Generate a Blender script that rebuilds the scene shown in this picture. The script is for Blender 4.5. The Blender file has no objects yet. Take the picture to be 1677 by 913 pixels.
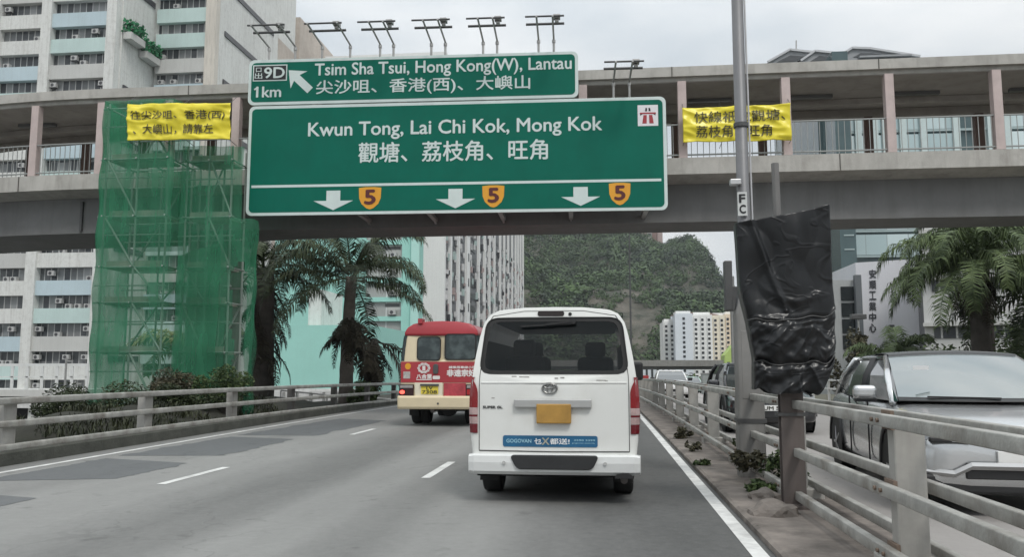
import bpy, bmesh, math, random
from mathutils import Vector, Matrix, noise as mnoise
R = math.radians
rnd = random.Random(7)
scene = bpy.context.scene
COL = scene.collection

# ------------------------------------------------------------------ camera, world, sun, exposure
F_PX, CAM_H = 1350.0, 1.30
PITCH, YAW = math.atan(149.5 / F_PX), math.radians(6.156)
cam_d = bpy.data.cameras.new('camera'); cam = bpy.data.objects.new('camera', cam_d); COL.objects.link(cam)
cam.location = (0, 0, CAM_H); cam.rotation_euler = (math.pi / 2 + PITCH, 0, YAW)
cam_d.sensor_width = 36.0; cam_d.lens = 36.0 * F_PX / 1677.0
cam_d.clip_start = 0.05; cam_d.clip_end = 6000
scene.camera = cam

SUN_EL, SUN_AZ = R(52), R(152)      # sun behind the camera, a little to the right (azimuth from +Y, clockwise)
w = bpy.data.worlds.new('World'); scene.world = w; w.use_nodes = True
nt = w.node_tree; nt.nodes.clear(); N = nt.nodes.new; L = nt.links.new
out = N('ShaderNodeOutputWorld'); bg = N('ShaderNodeBackground'); bg.inputs['Strength'].default_value = 0.1
sky = N('ShaderNodeTexSky'); sky.sky_type = 'NISHITA'; sky.sun_disc = False
sky.sun_elevation = SUN_EL; sky.sun_rotation = SUN_AZ
tc = N('ShaderNodeTexCoord')
sep = N('ShaderNodeSeparateXYZ'); L(tc.outputs['Generated'], sep.inputs[0])
mp = N('ShaderNodeMapping'); mp.inputs['Scale'].default_value = (1.2, 1.2, 3.2); L(tc.outputs['Generated'], mp.inputs['Vector'])
no = N('ShaderNodeTexNoise'); no.inputs['Scale'].default_value = 2.6; no.inputs['Detail'].default_value = 5; no.inputs['Roughness'].default_value = 0.5
L(mp.outputs[0], no.inputs['Vector'])
rp = N('ShaderNodeValToRGB'); rp.color_ramp.elements[0].position = 0.32; rp.color_ramp.elements[1].position = 0.68
rp.color_ramp.elements[0].color = (4.05, 4.45, 4.75, 1); rp.color_ramp.elements[1].color = (6.2, 6.3, 6.3, 1)
L(no.outputs['Fac'], rp.inputs['Fac'])
zen = N('ShaderNodeMapRange'); zen.inputs['From Min'].default_value = 0.25; zen.inputs['From Max'].default_value = 1.0
zen.inputs['To Min'].default_value = 1.0; zen.inputs['To Max'].default_value = 2.3; L(sep.outputs['Z'], zen.inputs['Value'])
mul = N('ShaderNodeVectorMath'); mul.operation = 'SCALE'; L(rp.outputs['Color'], mul.inputs[0]); L(zen.outputs[0], mul.inputs['Scale'])
mix = N('ShaderNodeMix'); mix.data_type = 'RGBA'; mix.inputs['Factor'].default_value = 0.93
L(sky.outputs[0], mix.inputs['A']); L(mul.outputs[0], mix.inputs['B'])
L(mix.outputs['Result'], bg.inputs['Color']); L(bg.outputs[0], out.inputs['Surface'])

sd = bpy.data.lights.new('sun', 'SUN'); sun = bpy.data.objects.new('sun', sd); COL.objects.link(sun)
sd.energy = 1.1; sd.angle = R(14); sd.color = (1.0, 0.97, 0.92)
sun.rotation_euler = (math.pi / 2 - SUN_EL, 0, math.pi - SUN_AZ)

scene.view_settings.view_transform = 'Standard'
try: scene.view_settings.look = 'None'
except Exception: pass
scene.view_settings.exposure = 0.45; scene.view_settings.gamma = 1.0; scene.view_settings.use_curve_mapping = False
scene.render.engine = 'CYCLES'
scene.cycles.max_bounces = 8; scene.cycles.transparent_max_bounces = 16
scene.cycles.caustics_reflective = False; scene.cycles.caustics_refractive = False

# ------------------------------------------------------------------ measuring helpers (where a sight line meets a real plane)
def ray(px, py):
    u = (px - 838.5) / F_PX; v = (456.5 - py) / F_PX
    a, b, c = u, math.cos(PITCH) - math.sin(PITCH) * v, math.sin(PITCH) + math.cos(PITCH) * v
    return Vector((a * math.cos(YAW) - b * math.sin(YAW), a * math.sin(YAW) + b * math.cos(YAW), c))
def at(px, py, Y):
    d = ray(px, py); return Vector((0, 0, CAM_H)) + d * (Y / d.y)
def onx(px, py, X):
    d = ray(px, py); return Vector((0, 0, CAM_H)) + d * (X / d.x)
def onz(px, py, z=0.0):
    d = ray(px, py); return Vector((0, 0, CAM_H)) + d * ((z - CAM_H) / d.z)

def zr(y):                            # the carriageway falls away gently beyond the footbridge
    if y < 15: return 0.0
    if y < 80: return -0.00022 * (y - 15) ** 2
    return -0.00022 * 65 ** 2 - 0.0286 * (y - 80)

# ------------------------------------------------------------------ materials
MATS = {}
def mat(name, col, rough=0.6, var=0.12, scale=2.0, metal=0.0, bump=0.0, bscale=30.0, streak=0.0, dirt=0.0,
        dirtcol=(0.06, 0.055, 0.045), spec=0.5, coat=0.0, emit=None, strz=0.15, trans=0.0, alpha=1.0):
    if name in MATS: return MATS[name]
    m = bpy.data.materials.new(name); m.use_nodes = True; t = m.node_tree; b = t.nodes['Principled BSDF']
    n = t.nodes.new; l = t.links.new
    b.inputs['Roughness'].default_value = rough; b.inputs['Metallic'].default_value = metal
    b.inputs['Specular IOR Level'].default_value = spec; b.inputs['Coat Weight'].default_value = coat
    b.inputs['Coat Roughness'].default_value = 0.08
    c = n('ShaderNodeTexCoord')
    cur = None
    if var > 0:
        x = n('ShaderNodeTexNoise'); x.inputs['Scale'].default_value = scale; x.inputs['Detail'].default_value = 6; x.inputs['Roughness'].default_value = 0.6
        l(c.outputs['Object'], x.inputs['Vector'])
        r = n('ShaderNodeMapRange'); r.inputs['From Min'].default_value = 0.3; r.inputs['From Max'].default_value = 0.7
        r.inputs['To Min'].default_value = 1 - var; r.inputs['To Max'].default_value = 1 + var; l(x.outputs['Fac'], r.inputs['Value'])
        s = n('ShaderNodeVectorMath'); s.operation = 'SCALE'; s.inputs[0].default_value = col[:3]; l(r.outputs[0], s.inputs['Scale']); cur = s.outputs[0]
    for amt, sc in ((streak, (1.6, 1.6, strz)), (dirt, (0.9, 0.9, 0.9))):
        if amt > 0:
            mpn = n('ShaderNodeMapping'); mpn.inputs['Scale'].default_value = sc; l(c.outputs['Object'], mpn.inputs['Vector'])
            x = n('ShaderNodeTexNoise'); x.inputs['Scale'].default_value = 2.3; x.inputs['Detail'].default_value = 7; x.inputs['Roughness'].default_value = 0.65
            l(mpn.outputs[0], x.inputs['Vector'])
            r = n('ShaderNodeMapRange'); r.inputs['From Min'].default_value = 0.48; r.inputs['From Max'].default_value = 0.75; r.inputs['To Max'].default_value = amt; l(x.outputs['Fac'], r.inputs['Value'])
            q = n('ShaderNodeMix'); q.data_type = 'RGBA'; l(r.outputs[0], q.inputs['Factor'])
            if cur is None: q.inputs['A'].default_value = (*col[:3], 1)
            else: l(cur, q.inputs['A'])
            q.inputs['B'].default_value = (*dirtcol, 1); cur = q.outputs['Result']
    if cur is None: b.inputs['Base Color'].default_value = (*col[:3], 1)
    else: l(cur, b.inputs['Base Color'])
    if bump > 0:
        x = n('ShaderNodeTexNoise'); x.inputs['Scale'].default_value = bscale; x.inputs['Detail'].default_value = 4; l(c.outputs['Object'], x.inputs['Vector'])
        bp = n('ShaderNodeBump'); bp.inputs['Strength'].default_value = bump; bp.inputs['Distance'].default_value = 0.02; l(x.outputs['Fac'], bp.inputs['Height']); l(bp.outputs[0], b.inputs['Normal'])
    if emit: b.inputs['Emission Color'].default_value = (*emit[:3], 1); b.inputs['Emission Strength'].default_value = emit[3]
    if trans: b.inputs['Transmission Weight'].default_value = trans
    if alpha < 1: b.inputs['Alpha'].default_value = alpha
    MATS[name] = m; return m

def window_mat(name, dark, light, frame, pitch=0.9, fw=0.14):
    """a band of window panes: dark glass, a few lighter blinds, pale mullions"""
    m = bpy.data.materials.new(name); m.use_nodes = True; t = m.node_tree; b = t.nodes['Principled BSDF']; n = t.nodes.new; l = t.links.new
    c = n('ShaderNodeTexCoord'); s = n('ShaderNodeSeparateXYZ'); l(c.outputs['Object'], s.inputs[0])
    a = n('ShaderNodeMath'); a.operation = 'ADD'; l(s.outputs['X'], a.inputs[0]); l(s.outputs['Y'], a.inputs[1])
    d = n('ShaderNodeMath'); d.operation = 'DIVIDE'; l(a.outputs[0], d.inputs[0]); d.inputs[1].default_value = pitch
    fl = n('ShaderNodeMath'); fl.operation = 'FLOOR'; l(d.outputs[0], fl.inputs[0])
    fr = n('ShaderNodeMath'); fr.operation = 'FRACT'; l(d.outputs[0], fr.inputs[0])
    zq = n('ShaderNodeMath'); zq.operation = 'MULTIPLY'; zq.inputs[1].default_value = 0.29; l(s.outputs['Z'], zq.inputs[0])
    zf = n('ShaderNodeMath'); zf.operation = 'FLOOR'; l(zq.outputs[0], zf.inputs[0])
    cb = n('ShaderNodeCombineXYZ'); l(fl.outputs[0], cb.inputs[0]); l(zf.outputs[0], cb.inputs[1])
    wn = n('ShaderNodeTexWhiteNoise'); l(cb.outputs[0], wn.inputs['Vector'])
    pw = n('ShaderNodeMath'); pw.operation = 'POWER'; pw.inputs[1].default_value = 2.2; l(wn.outputs['Value'], pw.inputs[0])
    mx = n('ShaderNodeMix'); mx.data_type = 'RGBA'; l(pw.outputs[0], mx.inputs['Factor']); mx.inputs['A'].default_value = (*dark, 1); mx.inputs['B'].default_value = (*light, 1)
    ls = n('ShaderNodeMath'); ls.operation = 'LESS_THAN'; ls.inputs[1].default_value = fw; l(fr.outputs[0], ls.inputs[0])
    m2 = n('ShaderNodeMix'); m2.data_type = 'RGBA'; l(ls.outputs[0], m2.inputs['Factor']); l(mx.outputs['Result'], m2.inputs['A']); m2.inputs['B'].default_value = (*frame, 1)
    l(m2.outputs['Result'], b.inputs['Base Color'])
    b.inputs['Roughness'].default_value = 0.25
    return m

# ------------------------------------------------------------------ mesh builder
WM = {}
def wm(o):
    m = o.matrix_basis.copy()
    while o.parent: o = o.parent; m = o.matrix_basis @ m
    return m
class MB:
    def __init__(s): s.v = []; s.f = []; s.mi = []
    def add(s, vs, fs, mi=0):
        o = len(s.v); s.v += [tuple(q) for q in vs]; s.f += [tuple(i + o for i in f) for f in fs]; s.mi += [mi] * len(fs); return s
    def box(s, x0, x1, y0, y1, z0, z1, mi=0):
        return s.add([(x0,y0,z0),(x1,y0,z0),(x1,y1,z0),(x0,y1,z0),(x0,y0,z1),(x1,y0,z1),(x1,y1,z1),(x0,y1,z1)],
              [(0,3,2,1),(4,5,6,7),(0,1,5,4),(1,2,6,5),(2,3,7,6),(3,0,4,7)], mi)
    def cbox(s, c, size, rot=None, mi=0):
        x, y, z = (q / 2 for q in size); M = rot.to_matrix() if rot else Matrix.Identity(3)
        vs = [M @ Vector(p) + Vector(c) for p in ((-x,-y,-z),(x,-y,-z),(x,y,-z),(-x,y,-z),(-x,-y,z),(x,-y,z),(x,y,z),(-x,y,z))]
        return s.add(vs, [(0,3,2,1),(4,5,6,7),(0,1,5,4),(1,2,6,5),(2,3,7,6),(3,0,4,7)], mi)
    def beam(s, a, b, wdt, hgt, mi=0):
        """box-section bar from a to b"""
        a, b = Vector(a), Vector(b); d = (b - a).normalized(); up = Vector((0,0,1))
        if abs(d.z) > 0.95: up = Vector((0,1,0))
        sx = d.cross(up).normalized() * wdt / 2; sz = sx.cross(d).normalized() * hgt / 2
        vs = [p + q for p in (a, b) for q in (-sx - sz, sx - sz, sx + sz, -sx + sz)]
        return s.add(vs, [(0,3,2,1),(4,5,6,7),(0,1,5,4),(1,2,6,5),(2,3,7,6),(3,0,4,7)], mi)
    def sweep(s, path, prof, closed_prof=True, up=Vector((0,0,1)), mi=0, caps=True):
        n = len(prof); vs = []; P = [Vector(p) for p in path]
        for i, p in enumerate(P):
            d = (P[min(i+1, len(P)-1)] - P[max(i-1, 0)]).normalized(); sx = d.cross(up).normalized(); sz = sx.cross(d).normalized()
            vs += [p + sx * a + sz * b for a, b in prof]
        fs = []
        for i in range(len(P) - 1):
            for j in range(n if closed_prof else n - 1):
                k = (j + 1) % n; fs.append((i*n+j, i*n+k, (i+1)*n+k, (i+1)*n+j))
        if caps and closed_prof: fs += [tuple(range(n))[::-1], tuple(range((len(P)-1)*n, len(P)*n))]
        return s.add(vs, fs, mi)
    def tube(s, path, r, n=8, mi=0, caps=True):
        P = [Vector(p) for p in path]; rs = r if isinstance(r, (list, tuple)) else [r] * len(P); vs = []
        for i, p in enumerate(P):
            d = (P[min(i+1, len(P)-1)] - P[max(i-1, 0)]).normalized()
            up = Vector((0,0,1)) if abs(d.z) < 0.95 else Vector((0,1,0))
            a = d.cross(up).normalized(); b = a.cross(d).normalized()
            vs += [p + (a * math.cos(t) + b * math.sin(t)) * rs[i] for t in (2*math.pi*k/n for k in range(n))]
        fs = [(i*n+j, i*n+(j+1)%n, (i+1)*n+(j+1)%n, (i+1)*n+j) for i in range(len(P)-1) for j in range(n)]
        if caps: fs += [tuple(range(n))[::-1], tuple(range((len(P)-1)*n, len(P)*n))]
        return s.add(vs, fs, mi)
    def loft(s, rings, cap0=True, cap1=True, closed=True, mi=0):
        n = len(rings[0]); vs = [q for r in rings for q in r]; fs = []
        for i in range(len(rings)-1):
            for j in range(n if closed else n-1):
                k = (j+1) % n; fs.append((i*n+j, i*n+k, (i+1)*n+k, (i+1)*n+j))
        if cap0: fs.append(tuple(range(n))[::-1])
        if cap1: fs.append(tuple(range((len(rings)-1)*n, len(rings)*n)))
        return s.add(vs, fs, mi)
    def prism(s, poly, y0, y1, mi=0):
        """poly in (x, z), extruded along y"""
        return s.loft([[(x, y0, z) for x, z in poly], [(x, y1, z) for x, z in poly]], mi=mi)
    def cyl(s, a, b, r, n=16, mi=0): return s.tube([a, b], r, n, mi)
    def build(s, name, mats, parent=None, local=True, smooth=False, bevel=0.0, seg=2, subsurf=0, loc=None, recalc=True, angle=35):
        me = bpy.data.meshes.new(name)
        vs = s.v
        if parent is not None and not local:
            inv = wm(parent).inverted(); vs = [tuple(inv @ Vector(q)) for q in vs]
        if loc is not None: vs = [(x-loc[0], y-loc[1], z-loc[2]) for x, y, z in vs]
        me.from_pydata(vs, [], s.f)
        mats = mats if isinstance(mats, (list, tuple)) else [mats]
        for m in mats: me.materials.append(m)
        if len(mats) > 1: me.polygons.foreach_set('material_index', s.mi)
        me.update()
        if recalc:
            bm = bmesh.new(); bm.from_mesh(me); bmesh.ops.recalc_face_normals(bm, faces=bm.faces); bm.to_mesh(me); bm.free()
        if smooth: me.shade_smooth()
        o = bpy.data.objects.new(name, me); COL.objects.link(o)
        if parent is not None: o.parent = parent
        if loc is not None: o.location = loc
        if subsurf:
            q = o.modifiers.new('sub', 'SUBSURF'); q.levels = subsurf; q.render_levels = subsurf
        if bevel > 0:
            q = o.modifiers.new('bevel', 'BEVEL'); q.width = bevel; q.segments = seg; q.limit_method = 'ANGLE'; q.angle_limit = R(angle); q.harden_normals = False
        return o

def tag(o, label=None, cat=None, group=None, kind=None):
    if label: o['label'] = label
    if cat: o['category'] = cat
    if group: o['group'] = group
    if kind: o['kind'] = kind
    return o
def thing(name, label, cat, loc=(0,0,0), rz=0.0, group=None):
    o = bpy.data.objects.new(name, None); COL.objects.link(o); o.empty_display_size = 0.3
    o.location = loc; o.rotation_euler = (0, 0, rz); return tag(o, label, cat, group)
def copy_tree(o, parent=None):
    c = o.copy(); COL.objects.link(c)
    if parent is not None: c.parent = parent
    for ch in list(KIDS(o)): copy_tree(ch, c)
    return c
def KIDS(o): return [q for q in o.children]
def structure(o): o['kind'] = 'structure'; return o

BOLD = ((0, 0), (1, 0), (-1, 0), (0, 1), (0, -1))
_dg = bpy.context.evaluated_depsgraph_get
def text_mesh(txt, bold=0.0, ext=0.0):
    cu = bpy.data.curves.new('txt', 'FONT'); cu.body = txt; cu.size = 1.0; cu.offset = bold; cu.extrude = ext; cu.resolution_u = 3
    o = bpy.data.objects.new('txt', cu); COL.objects.link(o); dg = _dg(); dg.update()
    me = bpy.data.meshes.new_from_object(o.evaluated_get(dg)); bpy.data.objects.remove(o); bpy.data.curves.remove(cu)
    return me
def lettering(txt, x0, x1, z0, z1, y, m, parent, bold=0.012, name='lettering', keep=False, thick=0.004):
    """text filling the rectangle (x0..x1, z0..z1) on the plane y of its parent, reading from -y"""
    me = text_mesh(txt, 0.0)
    xs = [v.co.x for v in me.vertices]; zs = [v.co.y for v in me.vertices]
    if not xs: return None
    ax, bx, az, bz = min(xs), max(xs), min(zs), max(zs)
    sx = (x1-x0)/max(bx-ax, 1e-6); sz = (z1-z0)/max(bz-az, 1e-6)
    mb = MB(); fs = [tuple(p.vertices) for p in me.polygons]; d = bold
    for i, (dx, dz) in enumerate(BOLD if bold > 0 else BOLD[:1]):      # strokes thickened by close overlaid copies
        mb.add([(x0+(v.co.x-ax)*sx+dx*d*sx, y-.0003*i, z0+(v.co.y-az)*sz+dz*d*sz) for v in me.vertices], fs)
    bpy.data.meshes.remove(me)
    o = mb.build(name, m, parent, recalc=False)
    # raised like sheeting: a few millimetres thick towards the viewer
    q = o.modifiers.new('thick', 'SOLIDIFY'); q.thickness = thick; q.offset = 1.0
    return o

# general materials
concrete = mat('concrete', (0.40, 0.385, 0.36), 0.85, 0.14, 1.3, bump=0.25, bscale=25, streak=0.35, dirt=0.2, dirtcol=(0.13, 0.12, 0.105))
concrete_dark = mat('concrete_dark', (0.26, 0.25, 0.235), 0.9, 0.18, 1.0, bump=0.3, streak=0.45, dirt=0.35, dirtcol=(0.07, 0.065, 0.055))
steel = mat('galvanised_steel', (0.36, 0.36, 0.35), 0.5, 0.15, 4, metal=0.5, dirt=0.3, dirtcol=(0.14, 0.12, 0.10))
dark_steel = mat('dark_steel', (0.09, 0.09, 0.09), 0.5, 0.15, 4, metal=0.4)
black_rub = mat('black_rubber', (0.018, 0.018, 0.018), 0.8, 0.2, 8, dirt=0.35, dirtcol=(0.07, 0.065, 0.06))
black_trim = mat('black_trim', (0.016, 0.016, 0.017), 0.55, 0.1)
glass_dark = mat('dark_glass', (0.012, 0.016, 0.018), 0.06, 0.0, spec=0.6)
white_paint = mat('white_paint', (0.75, 0.75, 0.73), 0.5, 0.05)
rubber_seal = mat('seal', (0.012, 0.012, 0.012), 0.7, 0.0)
chrome = mat('chrome', (0.6, 0.6, 0.6), 0.15, 0.0, metal=1.0)
# ================================================================== SETTING: ground, carriageways, markings
def strip(x0f, x1f, y0, y1, dz, step=2.0):
    """sheet following the carriageway between two lateral functions"""
    mb = MB(); ys = []; y = y0
    while y < y1 - 1e-6: ys.append(y); y += step if y < 120 else step * 5
    ys.append(y1); vs = []
    for y in ys: vs += [(x0f(y), y, zr(y) + dz), (x1f(y), y, zr(y) + dz)]
    return mb.add(vs, [(2*i, 2*i+1, 2*i+3, 2*i+2) for i in range(len(ys)-1)])
cst = lambda v: (lambda y: v)

def asphalt(name, c0, c1, bands=True):
    m = bpy.data.materials.new(name); m.use_nodes = True; t = m.node_tree; b = t.nodes['Principled BSDF']; n = t.nodes.new; l = t.links.new
    c = n('ShaderNodeTexCoord'); s = n('ShaderNodeSeparateXYZ'); l(c.outputs['Object'], s.inputs[0])
    mp1 = n('ShaderNodeMapping'); mp1.inputs['Scale'].default_value = (1.1, 0.035, 1); l(c.outputs['Object'], mp1.inputs['Vector'])
    n1 = n('ShaderNodeTexNoise'); n1.inputs['Scale'].default_value = 1.0; n1.inputs['Detail'].default_value = 5; l(mp1.outputs[0], n1.inputs['Vector'])
    mp2 = n('ShaderNodeMapping'); mp2.inputs['Scale'].default_value = (0.7, 0.28, 1); l(c.outputs['Object'], mp2.inputs['Vector'])
    n2 = n('ShaderNodeTexNoise'); n2.inputs['Scale'].default_value = 1.0; n2.inputs['Detail'].default_value = 8; n2.inputs['Roughness'].default_value = 0.65; l(mp2.outputs[0], n2.inputs['Vector'])
    n3 = n('ShaderNodeTexNoise'); n3.inputs['Scale'].default_value = 70; n3.inputs['Detail'].default_value = 4; n3.inputs['Roughness'].default_value = .8; l(c.outputs['Object'], n3.inputs['Vector'])
    # tyre-worn lane profile across the road (a material wear pattern, fixed to the road)
    rp = n('ShaderNodeValToRGB'); e = rp.color_ramp.elements
    mr = n('ShaderNodeMapRange'); mr.inputs['From Min'].default_value = -8.2; mr.inputs['From Max'].default_value = 1.3; l(s.outputs['X'], mr.inputs['Value']); l(mr.outputs[0], rp.inputs['Fac'])
    pts = WEAR if bands else [(-8, .75), (1, .75)]
    e[0].position = (pts[0][0]+8.2)/9.5; e[0].color = (pts[0][1],)*3 + (1,); e[1].position = (pts[-1][0]+8.2)/9.5; e[1].color = (pts[-1][1],)*3 + (1,)
    for x, v in pts[1:-1]:
        q = e.new((x+8.2)/9.5); q.color = (v, v, v, 1)
    n5 = n('ShaderNodeTexNoise'); n5.inputs['Scale'].default_value = 11; n5.inputs['Detail'].default_value = 5; n5.inputs['Roughness'].default_value = .75; l(c.outputs['Object'], n5.inputs['Vector'])
    acc = None
    for node, wgt in ((rp.outputs['Color'], 0.8), (n1.outputs['Fac'], 0.35), (n2.outputs['Fac'], 0.55), (n3.outputs['Fac'], 0.42), (n5.outputs['Fac'], 0.40)):
        k = n('ShaderNodeMath'); k.operation = 'MULTIPLY'; l(node, k.inputs[0]); k.inputs[1].default_value = wgt
        if acc is None: acc = k.outputs[0]
        else:
            a = n('ShaderNodeMath'); a.operation = 'ADD'; l(acc, a.inputs[0]); l(k.outputs[0], a.inputs[1]); acc = a.outputs[0]
    r = n('ShaderNodeMapRange'); r.inputs['From Min'].default_value = 0.80; r.inputs['From Max'].default_value = 1.84; l(acc, r.inputs['Value'])
    mx = n('ShaderNodeMix'); mx.data_type = 'RGBA'; l(r.outputs[0], mx.inputs['Factor']); mx.inputs['A'].default_value = (*c0, 1); mx.inputs['B'].default_value = (*c1, 1)
    # hairline cracks and sealed joints, oil drips
    wv = n('ShaderNodeTexNoise'); wv.inputs['Scale'].default_value = .9; wv.inputs['Detail'].default_value = 4; l(c.outputs['Object'], wv.inputs['Vector'])
    wa = n('ShaderNodeVectorMath'); wa.operation = 'SCALE'; wa.inputs['Scale'].default_value = 1.6; l(wv.outputs['Color'], wa.inputs[0])
    wb = n('ShaderNodeVectorMath'); l(c.outputs['Object'], wb.inputs[0]); l(wa.outputs[0], wb.inputs[1])
    mp4 = n('ShaderNodeMapping'); mp4.inputs['Scale'].default_value = (.55, .16, 1); l(wb.outputs[0], mp4.inputs['Vector'])
    vo = n('ShaderNodeTexVoronoi'); vo.feature = 'DISTANCE_TO_EDGE'; vo.inputs['Scale'].default_value = 1.0; l(mp4.outputs[0], vo.inputs['Vector'])
    ck = n('ShaderNodeMapRange'); ck.inputs['From Min'].default_value = .004; ck.inputs['From Max'].default_value = .013; ck.inputs['To Min'].default_value = .22; ck.inputs['To Max'].default_value = 0; l(vo.outputs['Distance'], ck.inputs['Value'])
    gate = n('ShaderNodeMapRange'); gate.inputs['From Min'].default_value = .47; gate.inputs['From Max'].default_value = .56; l(n2.outputs['Fac'], gate.inputs['Value'])
    ck2 = n('ShaderNodeMath'); ck2.operation = 'MULTIPLY'; l(ck.outputs[0], ck2.inputs[0]); l(gate.outputs[0], ck2.inputs[1])
    dn = n('ShaderNodeTexNoise'); dn.inputs['Scale'].default_value = 3.2; dn.inputs['Detail'].default_value = 6; l(c.outputs['Object'], dn.inputs['Vector'])
    dr = n('ShaderNodeMapRange'); dr.inputs['From Min'].default_value = .63; dr.inputs['From Max'].default_value = .74; dr.inputs['To Max'].default_value = .45; l(dn.outputs['Fac'], dr.inputs['Value'])
    mxx = n('ShaderNodeMath'); mxx.operation = 'MAXIMUM'; l(ck2.outputs[0], mxx.inputs[0]); l(dr.outputs[0], mxx.inputs[1])
    m3 = n('ShaderNodeMix'); m3.data_type = 'RGBA'; l(mxx.outputs[0], m3.inputs['Factor']); l(mx.outputs['Result'], m3.inputs['A']); m3.inputs['B'].default_value = (c0[0]*.7, c0[1]*.7, c0[2]*.7, 1)
    l(m3.outputs['Result'], b.inputs['Base Color']); b.inputs['Roughness'].default_value = 0.75
    bp = n('ShaderNodeBump'); bp.inputs['Strength'].default_value = 0.5; bp.inputs['Distance'].default_value = 0.006; l(n3.outputs['Fac'], bp.inputs['Height']); l(bp.outputs[0], b.inputs['Normal'])
    return m
WEAR = [(-8.2, .55), (-7.4, .75), (-6.3, .6), (-5.3, .85), (-4.7, .8), (-4.3, .55), (-3.8, .35), (-3.3, .35), (-2.9, .75), (-2.4, .75), (-2.15, .5), (-1.8, .42), (-1.45, .72), (-0.9, .7), (-0.5, .32), (0.0, .14), (0.7, .08), (1.3, .15)]
road_m = asphalt('worn_asphalt', (0.068, 0.069, 0.067), (0.305, 0.304, 0.292))
far_road_m = asphalt('pale_concrete_road', (0.17, 0.16, 0.15), (0.36, 0.34, 0.325), bands=False)
patch_m = asphalt('fresh_asphalt_patch', (.04, .044, .048), (.15, .156, .158), bands=False)
line_m = mat('road_paint', (0.68, 0.68, 0.66), 0.6, 0.14, 9, dirt=0.7, dirtcol=(0.27, 0.27, 0.26), bump=0.1, bscale=50)
soil_m = mat('verge_ground', (0.10, 0.095, 0.07), 0.95, 0.35, 0.4, dirt=0.5, dirtcol=(0.045, 0.055, 0.03), bump=0.4)
median_m = mat('dirty_median', (0.20, 0.175, 0.155), 0.92, 0.32, 2.6, dirt=0.9, dirtcol=(0.055, 0.048, 0.042), bump=0.4, bscale=22)
ground_m = mat('street_ground', (0.17, 0.17, 0.165), 0.95, 0.2, 0.05, dirt=0.3, dirtcol=(0.09, 0.09, 0.085))
GZ = -4.5
g = MB(); g.add([(-4000, -300, GZ), (4000, -300, GZ), (4000, 60, GZ), (-4000, 60, GZ), (4000, 420, -14.5), (-4000, 420, -14.5), (4000, 5000, -16), (-4000, 5000, -16)], [(0,1,2,3), (3,2,4,5), (5,4,6,7)])
structure(g.build('ground', ground_m))
structure(strip(cst(-8.45), cst(1.20), -14, 420, 0.0).build('road', road_m))
structure(strip(cst(2.25), cst(9.6), -14, 420, 0.0).build('opposite_carriageway', far_road_m))
# central reserve: low kerbed strip
m = MB(); ys = [-14 + 2*i for i in range(80)] + [160, 220, 300, 420]
m.loft([[(1.20, y, zr(y)-.2), (1.20, y, zr(y)+.045), (1.23, y, zr(y)+.06), (2.22, y, zr(y)+.06), (2.25, y, zr(y)+.045), (2.25, y, zr(y)-.2)] for y in ys])
structure(m.build('central_reserve', median_m))
# left parapet plinth and embankment walls
m = MB(); m.loft([[(-8.02, y, zr(y)-.3), (-8.02, y, zr(y)+.17), (-8.05, y, zr(y)+.20), (-8.42, y, zr(y)+.20), (-8.45, y, zr(y)+.17), (-8.45, y, zr(y)-.3)] for y in ys])
structure(m.build('kerb', mat('mossy_kerb', (0.075, 0.077, 0.066), 0.95, 0.3, 2.0, dirt=0.7, dirtcol=(0.035, 0.037, 0.03), bump=0.5, bscale=18)))
m = MB()
m.loft([[(-8.46, y, zr(y)-.02), (-8.62, y, -17), (-8.5, y, -17), (-8.40, y, zr(y)-.3)] for y in ys])
m.loft([[(9.6, y, zr(y)-.02), (9.6, y, -17), (9.75, y, -17), (9.75, y, zr(y)+.02)] for y in ys])
structure(m.build('embankment', concrete_dark))
structure(strip(cst(9.75), cst(34), 0, 420, -0.02).build('verge', soil_m))
# painted lines
m = MB()
for mb2 in (strip(cst(1.03), cst(1.15), -10, 400, .004), strip(cst(-7.62), cst(-7.52), -10, 400, .004), strip(cst(2.31), cst(2.43), -10, 400, .004), strip(cst(9.2), cst(9.32), -10, 400, .004)):
    m.add(mb2.v, mb2.f)
for X, ph, ln in ((-2.12, 9.95, 1.75), (-5.0, 9.1, 1.65), (5.8, 12.5, 1.8)):
    for k in range(-2, 40):
        y = ph + 7.25 * k
        mb2 = strip(cst(X-.055), cst(X+.055), y, y+ln, .004, .9); m.add(mb2.v, mb2.f)
structure(m.build('lane_markings', line_m))
# repair patches with ragged edges
m = MB()
def patch(pts, dz):
    n = 48; top, bot = pts
    vs = []
    for i in range(n):
        t = i/(n-1)
        a = Vector(top[0]).lerp(Vector(top[1]), t); b = Vector(bot[0]).lerp(Vector(bot[1]), t)
        j1 = .10*mnoise.noise(Vector((t*9, top[0][1], 1)))+rnd.uniform(-.02, .02); j2 = .14*mnoise.noise(Vector((t*7, top[0][1], 5)))+rnd.uniform(-.02, .02); yj = .25*mnoise.noise(Vector((top[0][1], 3, t*2)))
        vs += [(a.x+j1, a.y+yj, zr(a.y)+dz), (b.x+j2, b.y-yj, zr(b.y)+dz)]
    m.add(vs, [(2*i, 2*i+1, 2*i+3, 2*i+2) for i in range(n-1)])
patch((((-7.3, 9.1), (-7.25, 11.6)), ((-5.75, 9.5), (-5.75, 11.2))), .003)
patch((((-7.3, 12.0), (-7.2, 15.6)), ((-5.7, 12.2), (-5.75, 15.2))), .003)
patch((((-7.25, 16.0), (-7.0, 21.8)), ((-5.65, 16.0), (-5.5, 21.0))), .003)
patch((((-7.3, 4.0), (-7.25, 8.4)), ((-5.8, 4.0), (-5.7, 8.0))), .003)
structure(m.build('road_patches', patch_m))

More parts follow.
